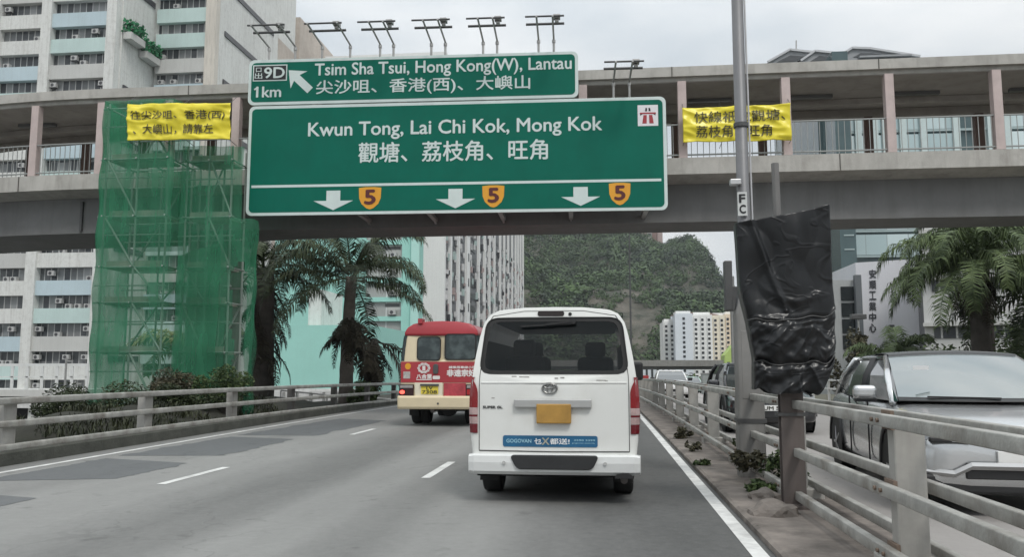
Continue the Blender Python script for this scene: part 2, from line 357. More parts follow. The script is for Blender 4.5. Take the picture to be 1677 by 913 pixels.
# ================================================================== FENCES
def rounded_rect(hw, hh, r, n=3):
    p = []
    for cx, cz, a0 in ((hw-r, hh-r, 0), (-hw+r, hh-r, 90), (-hw+r, -hh+r, 180), (hw-r, -hh+r, 270)):
        for k in range(n+1):
            a = R(a0 + 90*k/n); p.append((cx + r*math.cos(a), cz + r*math.sin(a)))
    return p
rail_m = mat('weathered_rail', (0.38, 0.375, 0.35), 0.55, 0.24, 5, metal=0.25, dirt=0.85, dirtcol=(0.13, 0.105, 0.08), bump=0.2, bscale=40)
post_m = mat('fence_post', (0.38, 0.37, 0.345), 0.65, 0.2, 2.5, metal=0.1, streak=0.4, dirt=0.35, dirtcol=(0.11, 0.09, 0.075))
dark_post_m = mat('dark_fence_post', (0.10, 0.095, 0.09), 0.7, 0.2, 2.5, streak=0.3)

def rails(root, X, zs, hw, hh, y0, y1, step=3.0):
    for z in zs:
        path = []; y = y0
        while y < y1: path.append((X(y), y, zr(y)+z)); y += step
        path.append((X(y1), y1, zr(y1)+z))
        MB().sweep(path, rounded_rect(hw, hh, min(hw, hh)*.28, 2)).build('rail', rail_m, root, local=False, smooth=True)
rust_dk = mat('rusty_bracket', (.17, .125, .095), .8, .25, 8)
# double-sided barrier on the central reserve
XR = 1.75
root = thing('barrier_fence', 'weathered grey steel post and rail barrier on the central reserve right of the white van', 'barrier', (XR, 5, 0.06))
rails(root, cst(XR), (.985, .555, .17), .031, .039, -6, 110)
rails(root, cst(XR+.33), (.975, .555, .17), .031, .039, -6, 110)
m = MB()
for k in range(-4, 39):
    y = 5.5 + 3.05*k
    z0 = zr(y)+.06
    p = MB().prism([(XR+.055, z0), (XR+.055, zr(y)+1.0), (XR+.245, zr(y)+.99), (XR+.245, z0)], y-.06, y+.06)
    p.box(XR-.04, XR+.38, y-.14, y+.14, z0-.02, z0+.09, 0)
    q = p.build('post', post_m, root, local=False, bevel=.012)
    if 0 < y < 30:
        for z in (.985, .555, .17):
            hb = MB()
            hb.box(XR+.033, XR+.056, y-.085, y+.085, zr(y)+z-.06, zr(y)+z+.06)
            for dy in (-.055, .055): hb.cyl((XR-.046, y+dy, zr(y)+z), (XR-.03, y+dy, zr(y)+z), .014, 8)
            hb.build('bracket', rust_dk, q, local=False)
# left edge guard rail
def XL(y): return -8.1 if y < 22 else -8.1 + 0.00085*(y-22)**2
root = thing('guard_rail', 'grey three rail steel guard rail with posts along the left kerb', 'guard rail', (-8.1, 12, 0.15))
def rails2(root, X, zs, hw, hh, y0, y1, step=3.0):
    for z, a in zs:
        path = []; y = y0
        while y <= y1: path.append((X(y), y, zr(y)+z - .0016*max(0, y-12)**1.2)); y += step
        MB().sweep(path, rounded_rect(hw, hh, min(hw, hh)*.6, 3)).build('rail', rail_m, root, local=False, smooth=True)
rails2(root, XL, ((.87, 0), (.555, 0), (.235, 0)), .04, .048, -6, 75)
for k in range(-4, 20):
    y = 10.75 + 3.55*k
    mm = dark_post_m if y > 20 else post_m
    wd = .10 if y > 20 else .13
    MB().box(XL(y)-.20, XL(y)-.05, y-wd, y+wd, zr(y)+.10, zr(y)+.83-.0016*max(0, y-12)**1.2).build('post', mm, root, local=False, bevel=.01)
# pale railing on the far side of the opposite carriageway
fr_m = mat('pale_railing', (0.55, 0.55, 0.53), 0.6, 0.1, 3, dirt=.3, dirtcol=(.25, .23, .2))
root = thing('roadside_railing', 'pale slim two rail railing along the far edge of the opposite carriageway', 'railing', (9.5, 20, 0))
for z in (.95, .6):
    MB().sweep([(9.5, y, zr(y)+z) for y in range(4, 110, 4)], rounded_rect(.03, .035, .015, 2)).build('rail', fr_m, root, local=False, smooth=True)
for k in range(40):
    y = 5 + 2.6*k
    MB().box(9.46, 9.54, y-.05, y+.05, zr(y)-.02, zr(y)+.98).build('post', fr_m, root, local=False)

# ================================================================== FOOTBRIDGE
BR_F, BR_R = 22.0, 25.3
fascia_m = mat('bridge_fascia', (0.43, 0.415, 0.385), 0.85, 0.12, 0.9, bump=0.25, streak=0.5, dirt=0.42, dirtcol=(0.19, 0.175, 0.155), strz=0.3)
soffit_m = mat('bridge_soffit', (0.34, 0.315, 0.29), 0.9, 0.15, 0.7, dirt=0.4, dirtcol=(0.13, 0.12, 0.105))
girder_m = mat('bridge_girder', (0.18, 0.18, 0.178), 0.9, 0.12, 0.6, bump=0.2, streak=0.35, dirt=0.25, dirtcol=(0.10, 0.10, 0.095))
pink_m = mat('pink_column', (0.52, 0.43, 0.41), 0.8, 0.12, 2, streak=0.35, dirt=0.2, dirtcol=(0.28, 0.24, 0.22))
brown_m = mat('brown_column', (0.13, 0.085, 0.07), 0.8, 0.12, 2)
def bend(x, y):
    """the deck runs square over the road and curves away on the left"""
    if x > -14.5: return (x, y)
    Rr = 27.0; a = (-14.5 - x) / Rr
    cx, cy = -14.5, 22 + Rr
    r = cy - y
    return (cx - r*math.sin(a), cy - r*math.cos(a))
root = thing('footbridge', 'long covered concrete footbridge with pinkish columns crossing over the expressway', 'footbridge', (0, BR_F, 0))
bx = [-34 + .75*i for i in range(int(19.5/.75)+1)] + [-14.5 + 2*i for i in range(1, 25)]
def along(prof, name, mt, bevel=0, sm=False):
    rings = []
    for x in bx:
        ring = []
        for y, z in prof:
            X, Y = bend(x, y); ring.append((X, Y, z))
        rings.append(ring)
    return MB().loft(rings).build(name, mt, root, local=False, bevel=bevel, smooth=sm)
along([(BR_F, 9.23), (BR_F, 9.5), (BR_R+.5, 9.56), (BR_R+.5, 9.23), (BR_R+.3, 9.20), (BR_R+.3, 9.12), (BR_F+.12, 9.12), (BR_F+.12, 9.23)][::1], 'roof', [fascia_m])
along([(BR_F, 6.51), (BR_F, 6.96), (BR_F+.22, 6.96), (BR_F+.22, 6.66), (BR_R-.22, 6.66), (BR_R-.22, 6.96), (BR_R, 6.96), (BR_R, 6.51), (24.6, 6.40), (22.7, 6.40)], 'deck', [fascia_m])
rings = []
for x in bx:                                    # the box girder widens towards the landing on the left
    wd_ = 24.45+1.15*max(0, min(1, (-9.5-x)/4)); rings.append([(*bend(x, y), z) for y, z in ((22.75, 6.403), (22.75, 5.34), (wd_, 5.34), (wd_, 6.403))])
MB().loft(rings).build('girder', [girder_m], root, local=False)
along([(BR_F+.14, 9.118), (BR_F+.14, 9.10), (BR_R+.28, 9.10), (BR_R+.28, 9.118)], 'ceiling_lining', [soffit_m])
along([(24.0, 9.09), (24.0, 8.92), (24.25, 8.92), (24.25, 9.09)], 'ceiling_beam', [soffit_m])
along([(BR_R-.25, 9.09), (BR_R-.25, 8.85), (BR_R-.05, 8.85), (BR_R-.05, 9.09)], 'ceiling_beam', [soffit_m])
for x in (-24, -21.2, -18.8, -16.65, -14.5, -12.4, -10.37, -8.0, -5.5, -3.0, -0.42, 2.26, 5.0, 7.66, 10.35, 13.0, 15.7, 18.4):
    X, Y = bend(x, BR_F+.16)
    MB().box(X-.115, X+.115, Y-.115, Y+.115, 6.97, 9.11).build('column', pink_m, root, local=False, bevel=.012)
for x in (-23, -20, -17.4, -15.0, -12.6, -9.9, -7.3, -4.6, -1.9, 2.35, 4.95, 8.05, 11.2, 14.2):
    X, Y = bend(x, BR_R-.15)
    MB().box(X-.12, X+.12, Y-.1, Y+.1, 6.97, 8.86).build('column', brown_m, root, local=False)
bal_m = mat('balustrade', (0.30, 0.31, 0.30), 0.5, 0.1, metal=.3)
for yy, nm in ((BR_F+.1, 'front'),):
    mb = MB(); x = -30
    pr = []
    while x < 32:
        X, Y = bend(x, yy); pr.append((X, Y, 7.90)); mb.beam((X, Y, 6.965), (X, Y, 7.88), .016, .016); x += .16
    mb.sweep(pr, rounded_rect(.022, .02, .008, 1)); mb.sweep([(a, b, 7.06) for a, b, c in pr], rounded_rect(.02, .02, .008, 1))
    mb.build('balustrade', bal_m, root, local=False)
for x in (-18, -13, -6, .8, 3.2, 6.0, 8.9, 12):
    X, Y = bend(x, 23.6)
    MB().box(X-.62, X+.62, Y-.07, Y+.07, 9.0, 9.09).build('ceiling_light', mat('tube_light', (.12, .12, .12), .5, 0), root, local=False)
# pier of the bridge standing behind the netting and one beyond the right frame edge
for x in (-11.55, 16.5):
    MB().loft([[(x-.65, 23.1, z), (x+.65, 23.1, z), (x+.65, 24.1, z), (x-.65, 24.1, z)] for z in (-4.6, 5.34)]).build('pier', concrete_dark, root, local=False, bevel=.06)
# weathered construction joints and drip stains on the fascia
mb = MB()
for x in (-27, -22, -17, -12.9, -6.5, 0.9, 6.3, 11.8, 17):
    X, Y = bend(x, BR_F-.004); MB().cbox((X, Y, 6.735), (.022, .02, .44)).build('joint', mat('joint_dark', (.10, .095, .085), .9, .2), root, local=False); MB().cbox((X+1.1, Y, 9.365), (.02, .02, .27)).build('joint', MATS['joint_dark'], root, local=False)
# gutter pipe and joint under the left deck
X, Y = bend(-15.4, 22.72)
MB().tube([(X, Y, 6.3), (X, Y, 5.4)], .05).build('drain_pipe', dark_steel, root, local=False)

# ================================================================== SIGNS ON THE BRIDGE
green_m = mat('sign_green', (0.002, 0.125, 0.085), 0.55, 0.07, 1.2, spec=.15, dirt=0.12, dirtcol=(0.01, 0.075, 0.055), streak=.15)
signw_m = mat('sign_white', (0.58, 0.66, 0.64), 0.5, 0.05, 3)
signk_m = mat('sign_black', (0.012, 0.012, 0.014), 0.5, 0.0)
amber_m = mat('sign_amber', (0.70, 0.32, 0.02), 0.5, 0.05)
maroon_m = mat('sign_maroon', (0.09, 0.012, 0.012), 0.5, 0.0)
alu_m = mat('sign_back', (0.33, 0.34, 0.34), 0.5, 0.1, metal=.6)
S_ROT = R(1.9)
S_O = Vector((-3.95, 21.35, 0))
S_N = Vector((-math.sin(S_ROT), math.cos(S_ROT), 0))
def sgn(px, py, off=0.0):
    """point on the sign's own plane, in the sign's local frame (x, z)"""
    d = ray(px, py); o = Vector((0, 0, CAM_H)); t = (S_O - o).dot(S_N) / d.dot(S_N); p = o + d*t - S_O
    return (p.x*math.cos(S_ROT) + p.y*math.sin(S_ROT), p.z)
def panel(root, x0, x1, z0, z1, r=.16, edge=.085):
    hw, hh = (x1-x0)/2, (z1-z0)/2; cx, cz = (x0+x1)/2, (z0+z1)/2
    MB().prism([(cx+a, cz+b) for a, b in rounded_rect(hw, hh, r, 6)], 0.0, .05).build('border', signw_m, root, bevel=.006)
    MB().prism([(cx+a, cz+b) for a, b in rounded_rect(hw-edge, hh-edge, r-.04, 6)], -.006, .02).build('face', green_m, root)
    mb = MB()
    n = int((x1-x0)/1.6)
    for k in range(n+1):
        x = x0+.3+(x1-x0-.6)*k/n; mb.box(x-.04, x+.04, .05, .17, z0+.05, z1-.05)
    for z in (z0+.35, z1-.35): mb.box(x0+.1, x1-.1, .17, .23, z-.05, z+.05)
    mb.build('backing_frame', alu_m, root)
def lamp_rack(root, xa, xb, z0, zt, lean):
    """two bent arms leaning out over the road, two bars across and a floodlight"""
    rk = MB()
    for x in (xa, xb):
        rk.tube([(x, .03, z0), (x, .03, z0+lean)], .032, 8)
        rk.tube([(x, .03, z0+lean-.1), (x, .03, z0+lean-.02)], .048, 8)
        rk.tube([(x, .03, z0+lean), (x, -1.30, zt)], .026, 8)
    o = rk.build('lighting_bracket', steel, root)
    mid = (xa+xb)/2
    b = MB()
    zk = lambda y_: z0+lean+(zt-z0-lean)*(.03-y_)/1.33
    b.tube([(mid-.50, -1.22, zk(-1.22)+.03), (mid+.50, -1.22, zk(-1.22)+.03)], .026, 8); b.tube([(mid-.50, -.80, zk(-.80)+.03), (mid+.50, -.80, zk(-.80)+.03)], .036, 8)
    b.build('cross_bar', dark_steel, o)
    l = MB(); l.box(mid+.22, mid+.40, -1.12, -.92, zt+.03, zt+.13); l.box(mid+.26, mid+.36, -1.06, -.98, zt-.06, zt+.03)
    l.build('floodlight', steel, o, bevel=.015)
# lower, larger sign
root = thing('direction_sign', 'larger lower green sign reading Kwun Tong, Lai Chi Kok, Mong Kok with three lane arrows', 'road sign', S_O, S_ROT)
xl, z0 = sgn(402, 354); xr_, _ = sgn(1094, 345); _, z1 = sgn(750, 166)
panel(root, xl, xr_, z0, z1)
def txt(root, s, px0, py0, px1, py1, m=None, bold=.012, y=-.012, name='lettering'):
    """lettering whose bounding box runs between two measured corners of the sign"""
    a, zt = sgn(px0, py0); b, zb = sgn(px1, py1); 
    return lettering(s, a, b, zb, zt, y, m or signw_m, root, bold, name)
def fit(cx0, cx1, zb, zt): pass
LT = signw_m
def line(root, s, px0, px1, yb0, yt0, bold=.012, m=None):
    """px0..px1 extents; yb / yt: bottom and top pixel rows at the middle of the line"""
    mid = (px0+px1)/2
    a = sgn(px0, yb0)[0]; b = sgn(px1, yb0)[0]; zb = sgn(mid, yb0)[1]; zt = sgn(mid, yt0)[1]
    return lettering(s, a, b, zb, zt, -.012, m or signw_m, root, bold)
line(root, 'Kwun Tong, Lai Chi Kok, Mong Kok', 505, 986, 225.5, 196, .016)
line(root, '觀塘、荔枝角、旺角', 587, 897, 264, 231, .014)
a = sgn(412, 306); b = sgn(1083, 295)
MB().box(a[0], b[0], -.012, 0, (a[1]+b[1])/2-.035, (a[1]+b[1])/2+.035).build('divider_line', signw_m, root)
def down_arrow(cx, yt, yb):
    (x0, zt), (x1, zb) = sgn(cx-32, yt), sgn(cx+32, yb); c = (x0+x1)/2; hw = (x1-x0)/2; h = zt-zb
    sh = zt - h*.52
    MB().prism([(c-.19, zt), (c+.19, zt), (c+.19, sh), (c+hw, sh), (c, zb), (c-hw, sh), (c-.19, sh)], -.012, 0).build('lane_arrow', signw_m, root)
def shield(cx, yt, yb):
    (x0, zt), (x1, zb) = sgn(cx-18, yt), sgn(cx+18, yb); c = (x0+x1)/2; hw = (x1-x0)/2; h = zt-zb
    pts = [(c-hw, zt-.02), (c-hw*.4, zt), (c+hw*.4, zt), (c+hw, zt-.02), (c+hw*.96, zt-h*.5), (c+hw*.75, zt-h*.75), (c+hw*.3, zb+.03), (c, zb), (c-hw*.3, zb+.03), (c-hw*.75, zt-h*.75), (c-hw*.96, zt-h*.5)]
    o = MB().prism(pts, -.012, 0).build('route_shield', amber_m, root)
    lettering('5', c-hw*.44, c+hw*.46, zb+h*.24, zt-h*.14, -.017, maroon_m, o, .03)
for cx, yt, yb in ((546, 313, 344), (746, 310, 341), (951, 307, 337)): down_arrow(cx, yt, yb)
for cx, yt, yb in ((606, 307, 343), (808, 304, 340), (1015, 300, 336)): shield(cx, yt, yb)
# expressway symbol
(x0, zt), (x1, zb) = sgn(1044, 172.5), sgn(1078, 206)
o = MB().box(x0, x1, -.012, 0, zb, zt).build('expressway_symbol', mat('symbol_white', (.72, .70, .72), .5, 0.03), root)
red_m = mat('symbol_red', (.33, .03, .04), .5, 0); c = (x0+x1)/2; hh = zt-zb
mb = MB()
for s in (-1, 1): mb.prism([(c+s*.035, zb+hh*.12), (c+s*.15, zb+hh*.12), (c+s*.115, zb+hh*.52), (c+s*.03, zb+hh*.52)], -.017, -.011)
mb.box(c-.21, c+.21, -.0175, -.011, zb+hh*.57, zb+hh*.64); mb.build('road_mark', red_m, o)
mb = MB()
for s in (-1, 1): mb.prism([(c+s*.02, zb+hh*.70), (c+s*.075, zb+hh*.70), (c+s*.06, zb+hh*.86), (c+s*.018, zb+hh*.86)], -.017, -.011); mb.prism([(c+s*.14, zb+hh*.565), (c+s*.2, zb+hh*.565), (c+s*.2, zb+hh*.50)], -.017, -.011)
mb.build('bridge_mark', signk_m, o)
xa = sgn(1005, 158)[0]; xb = sgn(1031, 158)[0]
lamp_rack(root, xa, xb, z1-.02, z1+.50, .45)
# brackets below the sign, tying back to the girder
for px in (585, 700, 818, 935, 1060):
    mb = MB(); x = sgn(px, 350)[0]; mb.box(x-.06, x+.06, .05, 1.36, z0+.02, z0+.12); mb.beam((x, .1, z0+.3), (x, 1.36, z0-.02), .06, .06); mb.build('support_bracket', steel, root)
lower_top = z1
# upper, smaller sign
root = thing('exit_sign', 'smaller upper green exit sign reading Tsim Sha Tsui, Hong Kong (W), Lantau with exit 9D', 'road sign', S_O, S_ROT)
xl, _ = sgn(407, 130); xr_, _ = sgn(947, 120); z0 = lower_top + .03; _, z1 = sgn(676, 91)
panel(root, xl, xr_, z0, z1)
line(root, 'Tsim Sha Tsui, Hong Kong(W), Lantau', 516, 936, 124.5, 98.5, .016)
line(root, '尖沙咀、香港(西)、大嶼山', 518, 868, 153.5, 127.5, .012)
(x0, zt), (x1, zb) = sgn(415, 107), sgn(470, 132)
o = MB().box(x0, x1, -.012, 0, zb, zt).build('exit_box', signw_m, root)
MB().box(x0+.03, x1-.03, -.015, -.01, zb+.03, zt-.03).build('exit_field', signk_m, o)
lettering('9D', x0+.33, x1-.07, zb+.08, zt-.08, -.02, signw_m, o, .02)
lettering('出', x0+.06, x0+.27, zb+.07, zb+.235, -.02, signw_m, o, .01)
lettering('口', x0+.09, x0+.24, zb+.26, zt-.08, -.02, signw_m, o, .01)
line(root, '1km', 420, 460, 159, 142, .02)
p_ = sgn(421, 143); MB().beam((p_[0]+.02, -.014, p_[1]-.01), (p_[0]-.07, -.014, p_[1]-.07), .012, .045).build('numeral_stroke', signw_m, root)
# slanted arrow
pa, pb = Vector(sgn(508, 148)), Vector(sgn(473, 115)); d = (pb-pa).normalized(); nrm = Vector((-d.y, d.x)); ln = (pb-pa).length
P = lambda t, s: tuple(pa + d*ln*t + nrm*s)
MB().prism([P(0, -.11), P(.62, -.11), P(.52, -.33), P(1, 0), P(.52, .33), P(.62, .11), P(0, .11)], -.012, 0).build('exit_arrow', signw_m, root)
for p0, p1, xt in ((440, 483, 0), (527, 573, 0), (622, 644, 0), (706, 729, 0), (791, 814, 0), (882, 907, 0)):
    xa = sgn(p0, 90)[0]; xb = sgn(p1, 90)[0]
    lamp_rack(root, xa, xb, z1-.02, z1+.44, .38)

# ================================================================== YELLOW BANNERS
ban_m = mat('yellow_vinyl', (0.78, 0.66, 0.04), 0.33, 0.05, 2, spec=.5)
ban_txt = mat('banner_ink', (0.07, 0.064, 0.025), 0.6, 0.1, 4)
def banner(name, label, px, Y, corners, rows, seed):
    """wrinkled vinyl sheet; corners tl, tr, br, bl in pixels on plane Y"""
    P4 = [at(*c, Y) for c in corners]
    cx = sum(p.x for p in P4)/4; zb = min(p.z for p in P4)
    root = thing(name, label, 'banner', (cx, Y, zb), 0, 'yellow vinyl diversion banners')
    n, k = 70, 26
    def pos(u, v):
        t = P4[0].lerp(P4[1], u); b = P4[3].lerp(P4[2], u); p = t.lerp(b, v)
        q = Vector((u*6+seed, v*2.4, seed)); 
        f = 0.05*mnoise.noise(Vector((u*3.0+v*2.2+seed, v*1.3-u*1.5, 0))) + .04*(1-abs(mnoise.noise(Vector((u*4-v*3.2+seed, v*2.4+u*2, 4)))))**3 + .012*mnoise.noise(Vector((u*20, v*9, seed)))
        sag = .03*math.sin(u*math.pi*4)*(1-v)*.5 + .02*math.sin(u*9+seed)*v
        return Vector((p.x-cx, -f*1.3, p.z-zb-abs(sag)))
    vs = [pos(i/n, j/k) for j in range(k+1) for i in range(n+1)]
    fs = [(j*(n+1)+i, j*(n+1)+i+1, (j+1)*(n+1)+i+1, (j+1)*(n+1)+i) for j in range(k) for i in range(n)]
    o = MB().add(vs, fs).build('sheet', ban_m, root, smooth=True)
    q = o.modifiers.new('t', 'SOLIDIFY'); q.thickness = .004
    for s, u0, u1, v0, v1 in rows:
        me = text_mesh(s, 0)
        xs = [q.co.x for q in me.vertices]; zs = [q.co.y for q in me.vertices]; ax, bx_, az, bz = min(xs), max(xs), min(zs), max(zs)
        bm = bmesh.new(); bm.from_mesh(me); bpy.data.meshes.remove(me)
        out_v = []
        for q in bm.verts:
            u = u0+(q.co.x-ax)/(bx_-ax)*(u1-u0); v = v1-(q.co.y-az)/(bz-az)*(v1-v0); p = pos(u, v); out_v.append((p.x, p.y-.03, p.z))
        fs = [tuple(q.index for q in f.verts) for f in bm.faces]; bm.free()
        mb = MB()
        for i_, (dx, dz) in enumerate(BOLD): mb.add([(a+dx*.0035, b_-.0004*i_, c_+dz*.0035) for a, b_, c_ in out_v], fs)
        mb.build('lettering', ban_txt, root, recalc=False)
    mb = MB()
    for u in (0.005, .36, .57, .995):
        p = pos(min(max(u, 0), 1), 0); mb.tube([p, (p.x+.02, .35, p.z+.30)], .008, 5)
        p = pos(min(max(u, 0), 1), 1); mb.tube([p, (p.x, .45, p.z-.05)], .008, 5)
    mb.build('tie_cord', dark_steel, root)
    return root
banner('banner', 'yellow banner hanging on the footbridge in front of the green scaffold netting', 0, 20.1, [(208, 170), (378, 169), (377, 228), (210, 230)],
       [('往尖沙咀、香港(西)', .04, .95, .20, .47), ('、大嶼山，請靠左', .06, .84, .57, .84)], 1.3)
banner('banner', 'yellow banner on the right of the footbridge partly hidden behind the lamp post', 0, 21.85, [(1117, 177), (1293, 170), (1296, 229), (1119, 233)],
       [('快線祇往觀塘、', .11, .95, .14, .46), ('荔枝角、旺角', .12, .82, .56, .88)], 5.1)
# ================================================================== VEHICLES
def loop_by_angle(poly, c, n):
    """points of a closed polygon (star-shaped about c) at n evenly spread directions"""
    res = []
    for k in range(n):
        a = 2*math.pi*k/n; d = (math.cos(a), math.sin(a)); best = None
        for i in range(len(poly)):
            p, q = poly[i], poly[(i+1) % len(poly)]
            ex, ez = q[0]-p[0], q[1]-p[1]; den = d[0]*ez - d[1]*ex
            if abs(den) < 1e-9: continue
            t = ((p[0]-c[0])*ez - (p[1]-c[1])*ex)/den; s = ((p[0]-c[0])*d[1] - (p[1]-c[1])*d[0])/den
            if t > 0 and -1e-6 <= s <= 1+1e-6 and (best is None or t < best): best = t
        res.append((c[0]+d[0]*best, c[1]+d[1]*best))
    return res
def trap(x0b, x1b, x0t, x1t, zb, zt, r=.06, n=4):
    """trapezium with rounded corners, in (x, z), counter-clockwise"""
    pts = [(x0b, zb), (x1b, zb), (x1t, zt), (x0t, zt)]; out_ = []
    for i in range(4):
        p = Vector(pts[i]); a = (Vector(pts[i-1])-p).normalized(); b = (Vector(pts[(i+1) % 4])-p).normalized()
        for k in range(n+1):
            t = k/n; out_.append(tuple(p + a*r*(1-t)**2 + b*r*t**2))
    return out_
def plate_on(poly, yf, off, thick=.01):
    """flat outline wrapped on the surface y = yf(z), thick towards -y; returns an MB"""
    mb = MB(); n = len(poly); c = (sum(p[0] for p in poly)/n, sum(p[1] for p in poly)/n)
    fr_ = [(x, yf(z)-off-thick, z) for x, z in poly]; bk = [(x, yf(z)-off, z) for x, z in poly]
    vs = fr_ + bk + [(c[0], yf(c[1])-off-thick, c[1])]
    fs = [(i, (i+1) % n, n+(i+1) % n, n+i) for i in range(n)] + [(i, (i+1) % n, 2*n) for i in range(n)]
    return mb.add(vs, fs)

tyre_m = black_rub; rim_m = mat('rim', (.35, .35, .36), .35, 0.05, metal=.8)
def wheel(root, x, y, r=.32, wdt=.2, side=1, dark=False):
    prof = [(.62, -.5), (.86, -.5), (.96, -.46), (1.0, -.36), (1.0, .36), (.96, .46), (.86, .5), (.62, .5)]
    n = 28; rings = []
    for k in range(n+1):
        a = 2*math.pi*k/n; rings.append([(x+side*s*wdt, y+math.cos(a)*r*q, r+math.sin(a)*r*q) for q, s in prof])
    o = MB().loft(rings, cap0=False, cap1=False).build('wheel', tyre_m, root, smooth=True)
    mb = MB(); xo = x+side*wdt*.3
    mb.tube([(xo, y, r), (xo+side*wdt*.12, y, r)], r*.63, 24)
    for k in range(5):
        a = 2*math.pi*k/5; mb.beam((xo+side*wdt*.16, y, r), (xo+side*wdt*.1, y+math.cos(a)*r*.6, r+math.sin(a)*r*.6), r*.2, .03)
    mb.build('rim', dark_steel if dark else rim_m, o)
    return o

# ---------------------------------------------------------------- white van
def make_van():
    VW = mat('van_white', (0.70, 0.705, 0.68), 0.32, 0.03, 1.2, dirt=.30, dirtcol=(.47, .45, .40), coat=.3)
    root = thing('van', 'white delivery van ahead in the right lane with wide dark rear window and blue sticker', 'van', (-.475, 8.18, 0), R(0))
    def yr(z): return 0.03 + (0.0 if z < 1.16 else .20*((z-1.16)/.8)**1.15)
    half = [(0, .33), (.74, .33), (.80, .40), (.825, .60), (.838, .85), (.835, 1.05), (.815, 1.25), (.785, 1.45), (.752, 1.63), (.715, 1.77), (.655, 1.865), (.56, 1.91), (.30, 1.935), (0, 1.94)]
    poly = half + [(-x, z) for x, z in half[::-1][1:-1]]
    NP = 128; c = (0, 1.52)
    outer = loop_by_angle(poly, c, NP)
    win = trap(-.742, .742, -.682, .682, 1.258, 1.826, .12, 6)
    inner = loop_by_angle(win, c, NP)
    # rear wall with the window opening, edges rolled forward
    mb = MB(); rings = []
    rings.append([(x, yr(z)+.05, z) for x, z in inner])
    rings.append([(x, yr(z), z) for x, z in inner])
    for t in (.15, .3, .45, .6, .75, .88, .95): rings.append([(a[0]+(b[0]-a[0])*t*.985, yr(a[1]+(b[1]-a[1])*t)+.0, a[1]+(b[1]-a[1])*t) for a, b in zip(inner, outer)])
    rings.append([(x*.985, yr(z)+.012, c[1]+(z-c[1])*.988) for x, z in outer])
    rings.append([(x*.997, yr(z)+.03, c[1]+(z-c[1])*.996) for x, z in outer])
    rings.append([(x, yr(z)+.075, z) for x, z in outer])
    mb.loft(rings, cap0=False, cap1=False)
    mb.build('tailgate', VW, root, smooth=True)
    # body shell with open windscreen
    def sec(y, sx=1.0, zs=1.0, z0=None):
        return [(x*sx, y + (yr(z)+.075 if y == 0 else 0), (z if z < 1.2 else 1.2+(z-1.2)*zs)) for x, z in outer]
    B = [sec(0), sec(.6, 1.006), sec(1.6, 1.01), sec(3.2, 1.008)]
    fr_ = [(x*.98, 3.62+.75*max(0, min(1, (1.75-z)/.75))*(1.0), z) for x, z in outer]
    B.append([(x*1.0, 3.45+.5*max(0, min(1, (1.75-z)/.75)), z) for x, z in outer]); B.append(fr_)
    MB().loft(B, cap0=False, cap1=False).build('body', VW, root, smooth=True)
    # lower nose
    nose = [[(x*s, y, z0), (x*s, y, z1)] for x, s, y, z0, z1 in ((0,1,0,0,0),)]
    MB().box(-.80, .80, 4.15, 4.45, .3, 1.0).build('nose', VW, root, bevel=.08, seg=4)
    MB().add([(-.78, 4.4, 1.0), (.78, 4.4, 1.0), (.68, 3.68, 1.8), (-.68, 3.68, 1.8)], [(0,1,2,3)]).build('windscreen', mat('clear_glass', (.7, .75, .73), .02, 0, alpha=.22), root)
    # rear glass: tinted, see-through
    tint = bpy.data.materials.new('tinted_glass'); tint.use_nodes = True; t = tint.node_tree; b = t.nodes['Principled BSDF']
    b.inputs['Base Color'].default_value = (.008, .011, .012, 1); b.inputs['Roughness'].default_value = .06; b.inputs['Alpha'].default_value = .62; b.inputs['Specular IOR Level'].default_value = .3
    o = plate_on(inner, yr, -.012, .004).build('rear_window', tint, root)
    # black painted border of the glass
    a2 = loop_by_angle(trap(-.70, .70, -.64, .64, 1.29, 1.785, .1, 6), c, NP)
    MB().loft([[(x, yr(z)+.004, z) for x, z in inner], [(x, yr(z)+.004, z) for x, z in a2]], cap0=False, cap1=False).build('glass_border', rubber_seal, o)
    mb = MB(); mb.loft([[(x*s_, yr(z)-o_, c[1]+(z-c[1])*s_) for x, z in inner] for s_, o_ in ((.99, .0), (.996, .006), (1.005, .006), (1.009, 0))], cap0=False, cap1=False); mb.build('seal', rubber_seal, o, smooth=True)
    # wiper: parked high under the roof edge
    mb = MB(); mb.beam((.22, yr(1.77)-.03, 1.765), (-.33, yr(1.735)-.03, 1.735), .022, .018); mb.beam((.20, yr(1.79)-.04, 1.785), (-.08, yr(1.755)-.045, 1.753), .03, .02); mb.cyl((.2, yr(1.79)-.06, 1.785), (.2, yr(1.79)+.0, 1.785), .026)
    mb.build('wiper', black_trim, root)
    # high brake lamp and washer nozzle
    MB().prism(rounded_rect(.135, .028, .024, 4), 0, .03).build('brake_lamp', mat('dark_lens', (.025, .018, .017), .25, 0), root, loc=None).location = (-.03, yr(1.865)-.012, 1.868)
    MB().cyl((.165, yr(1.865)-.012, 1.862), (.165, yr(1.865)+.02, 1.862), .018, 10).build('washer_nozzle', black_trim, root)
    # panel gaps of the tailgate
    gp = MB()
    def seam(pts, w=.006):
        for a, b in zip(pts[:-1], pts[1:]): gp.beam((a[0], yr(a[1])-.0005, a[1]), (b[0], yr(b[1])-.0005, b[1]), w, w)
    for s in (-1, 1): seam([(s*.737, .505), (s*.737, .70), (s*.738, 1.15), (s*.735, 1.24), (s*.722, 1.36), (s*.675, 1.76), (s*.62, 1.845)])
    seam([(-.737, .505), (0, .498), (.737, .505)], .009); seam([(-.62, 1.845), (-.3, 1.895), (.3, 1.895), (.62, 1.845)], .005)
    gp.build('panel_gap', rubber_seal, root)
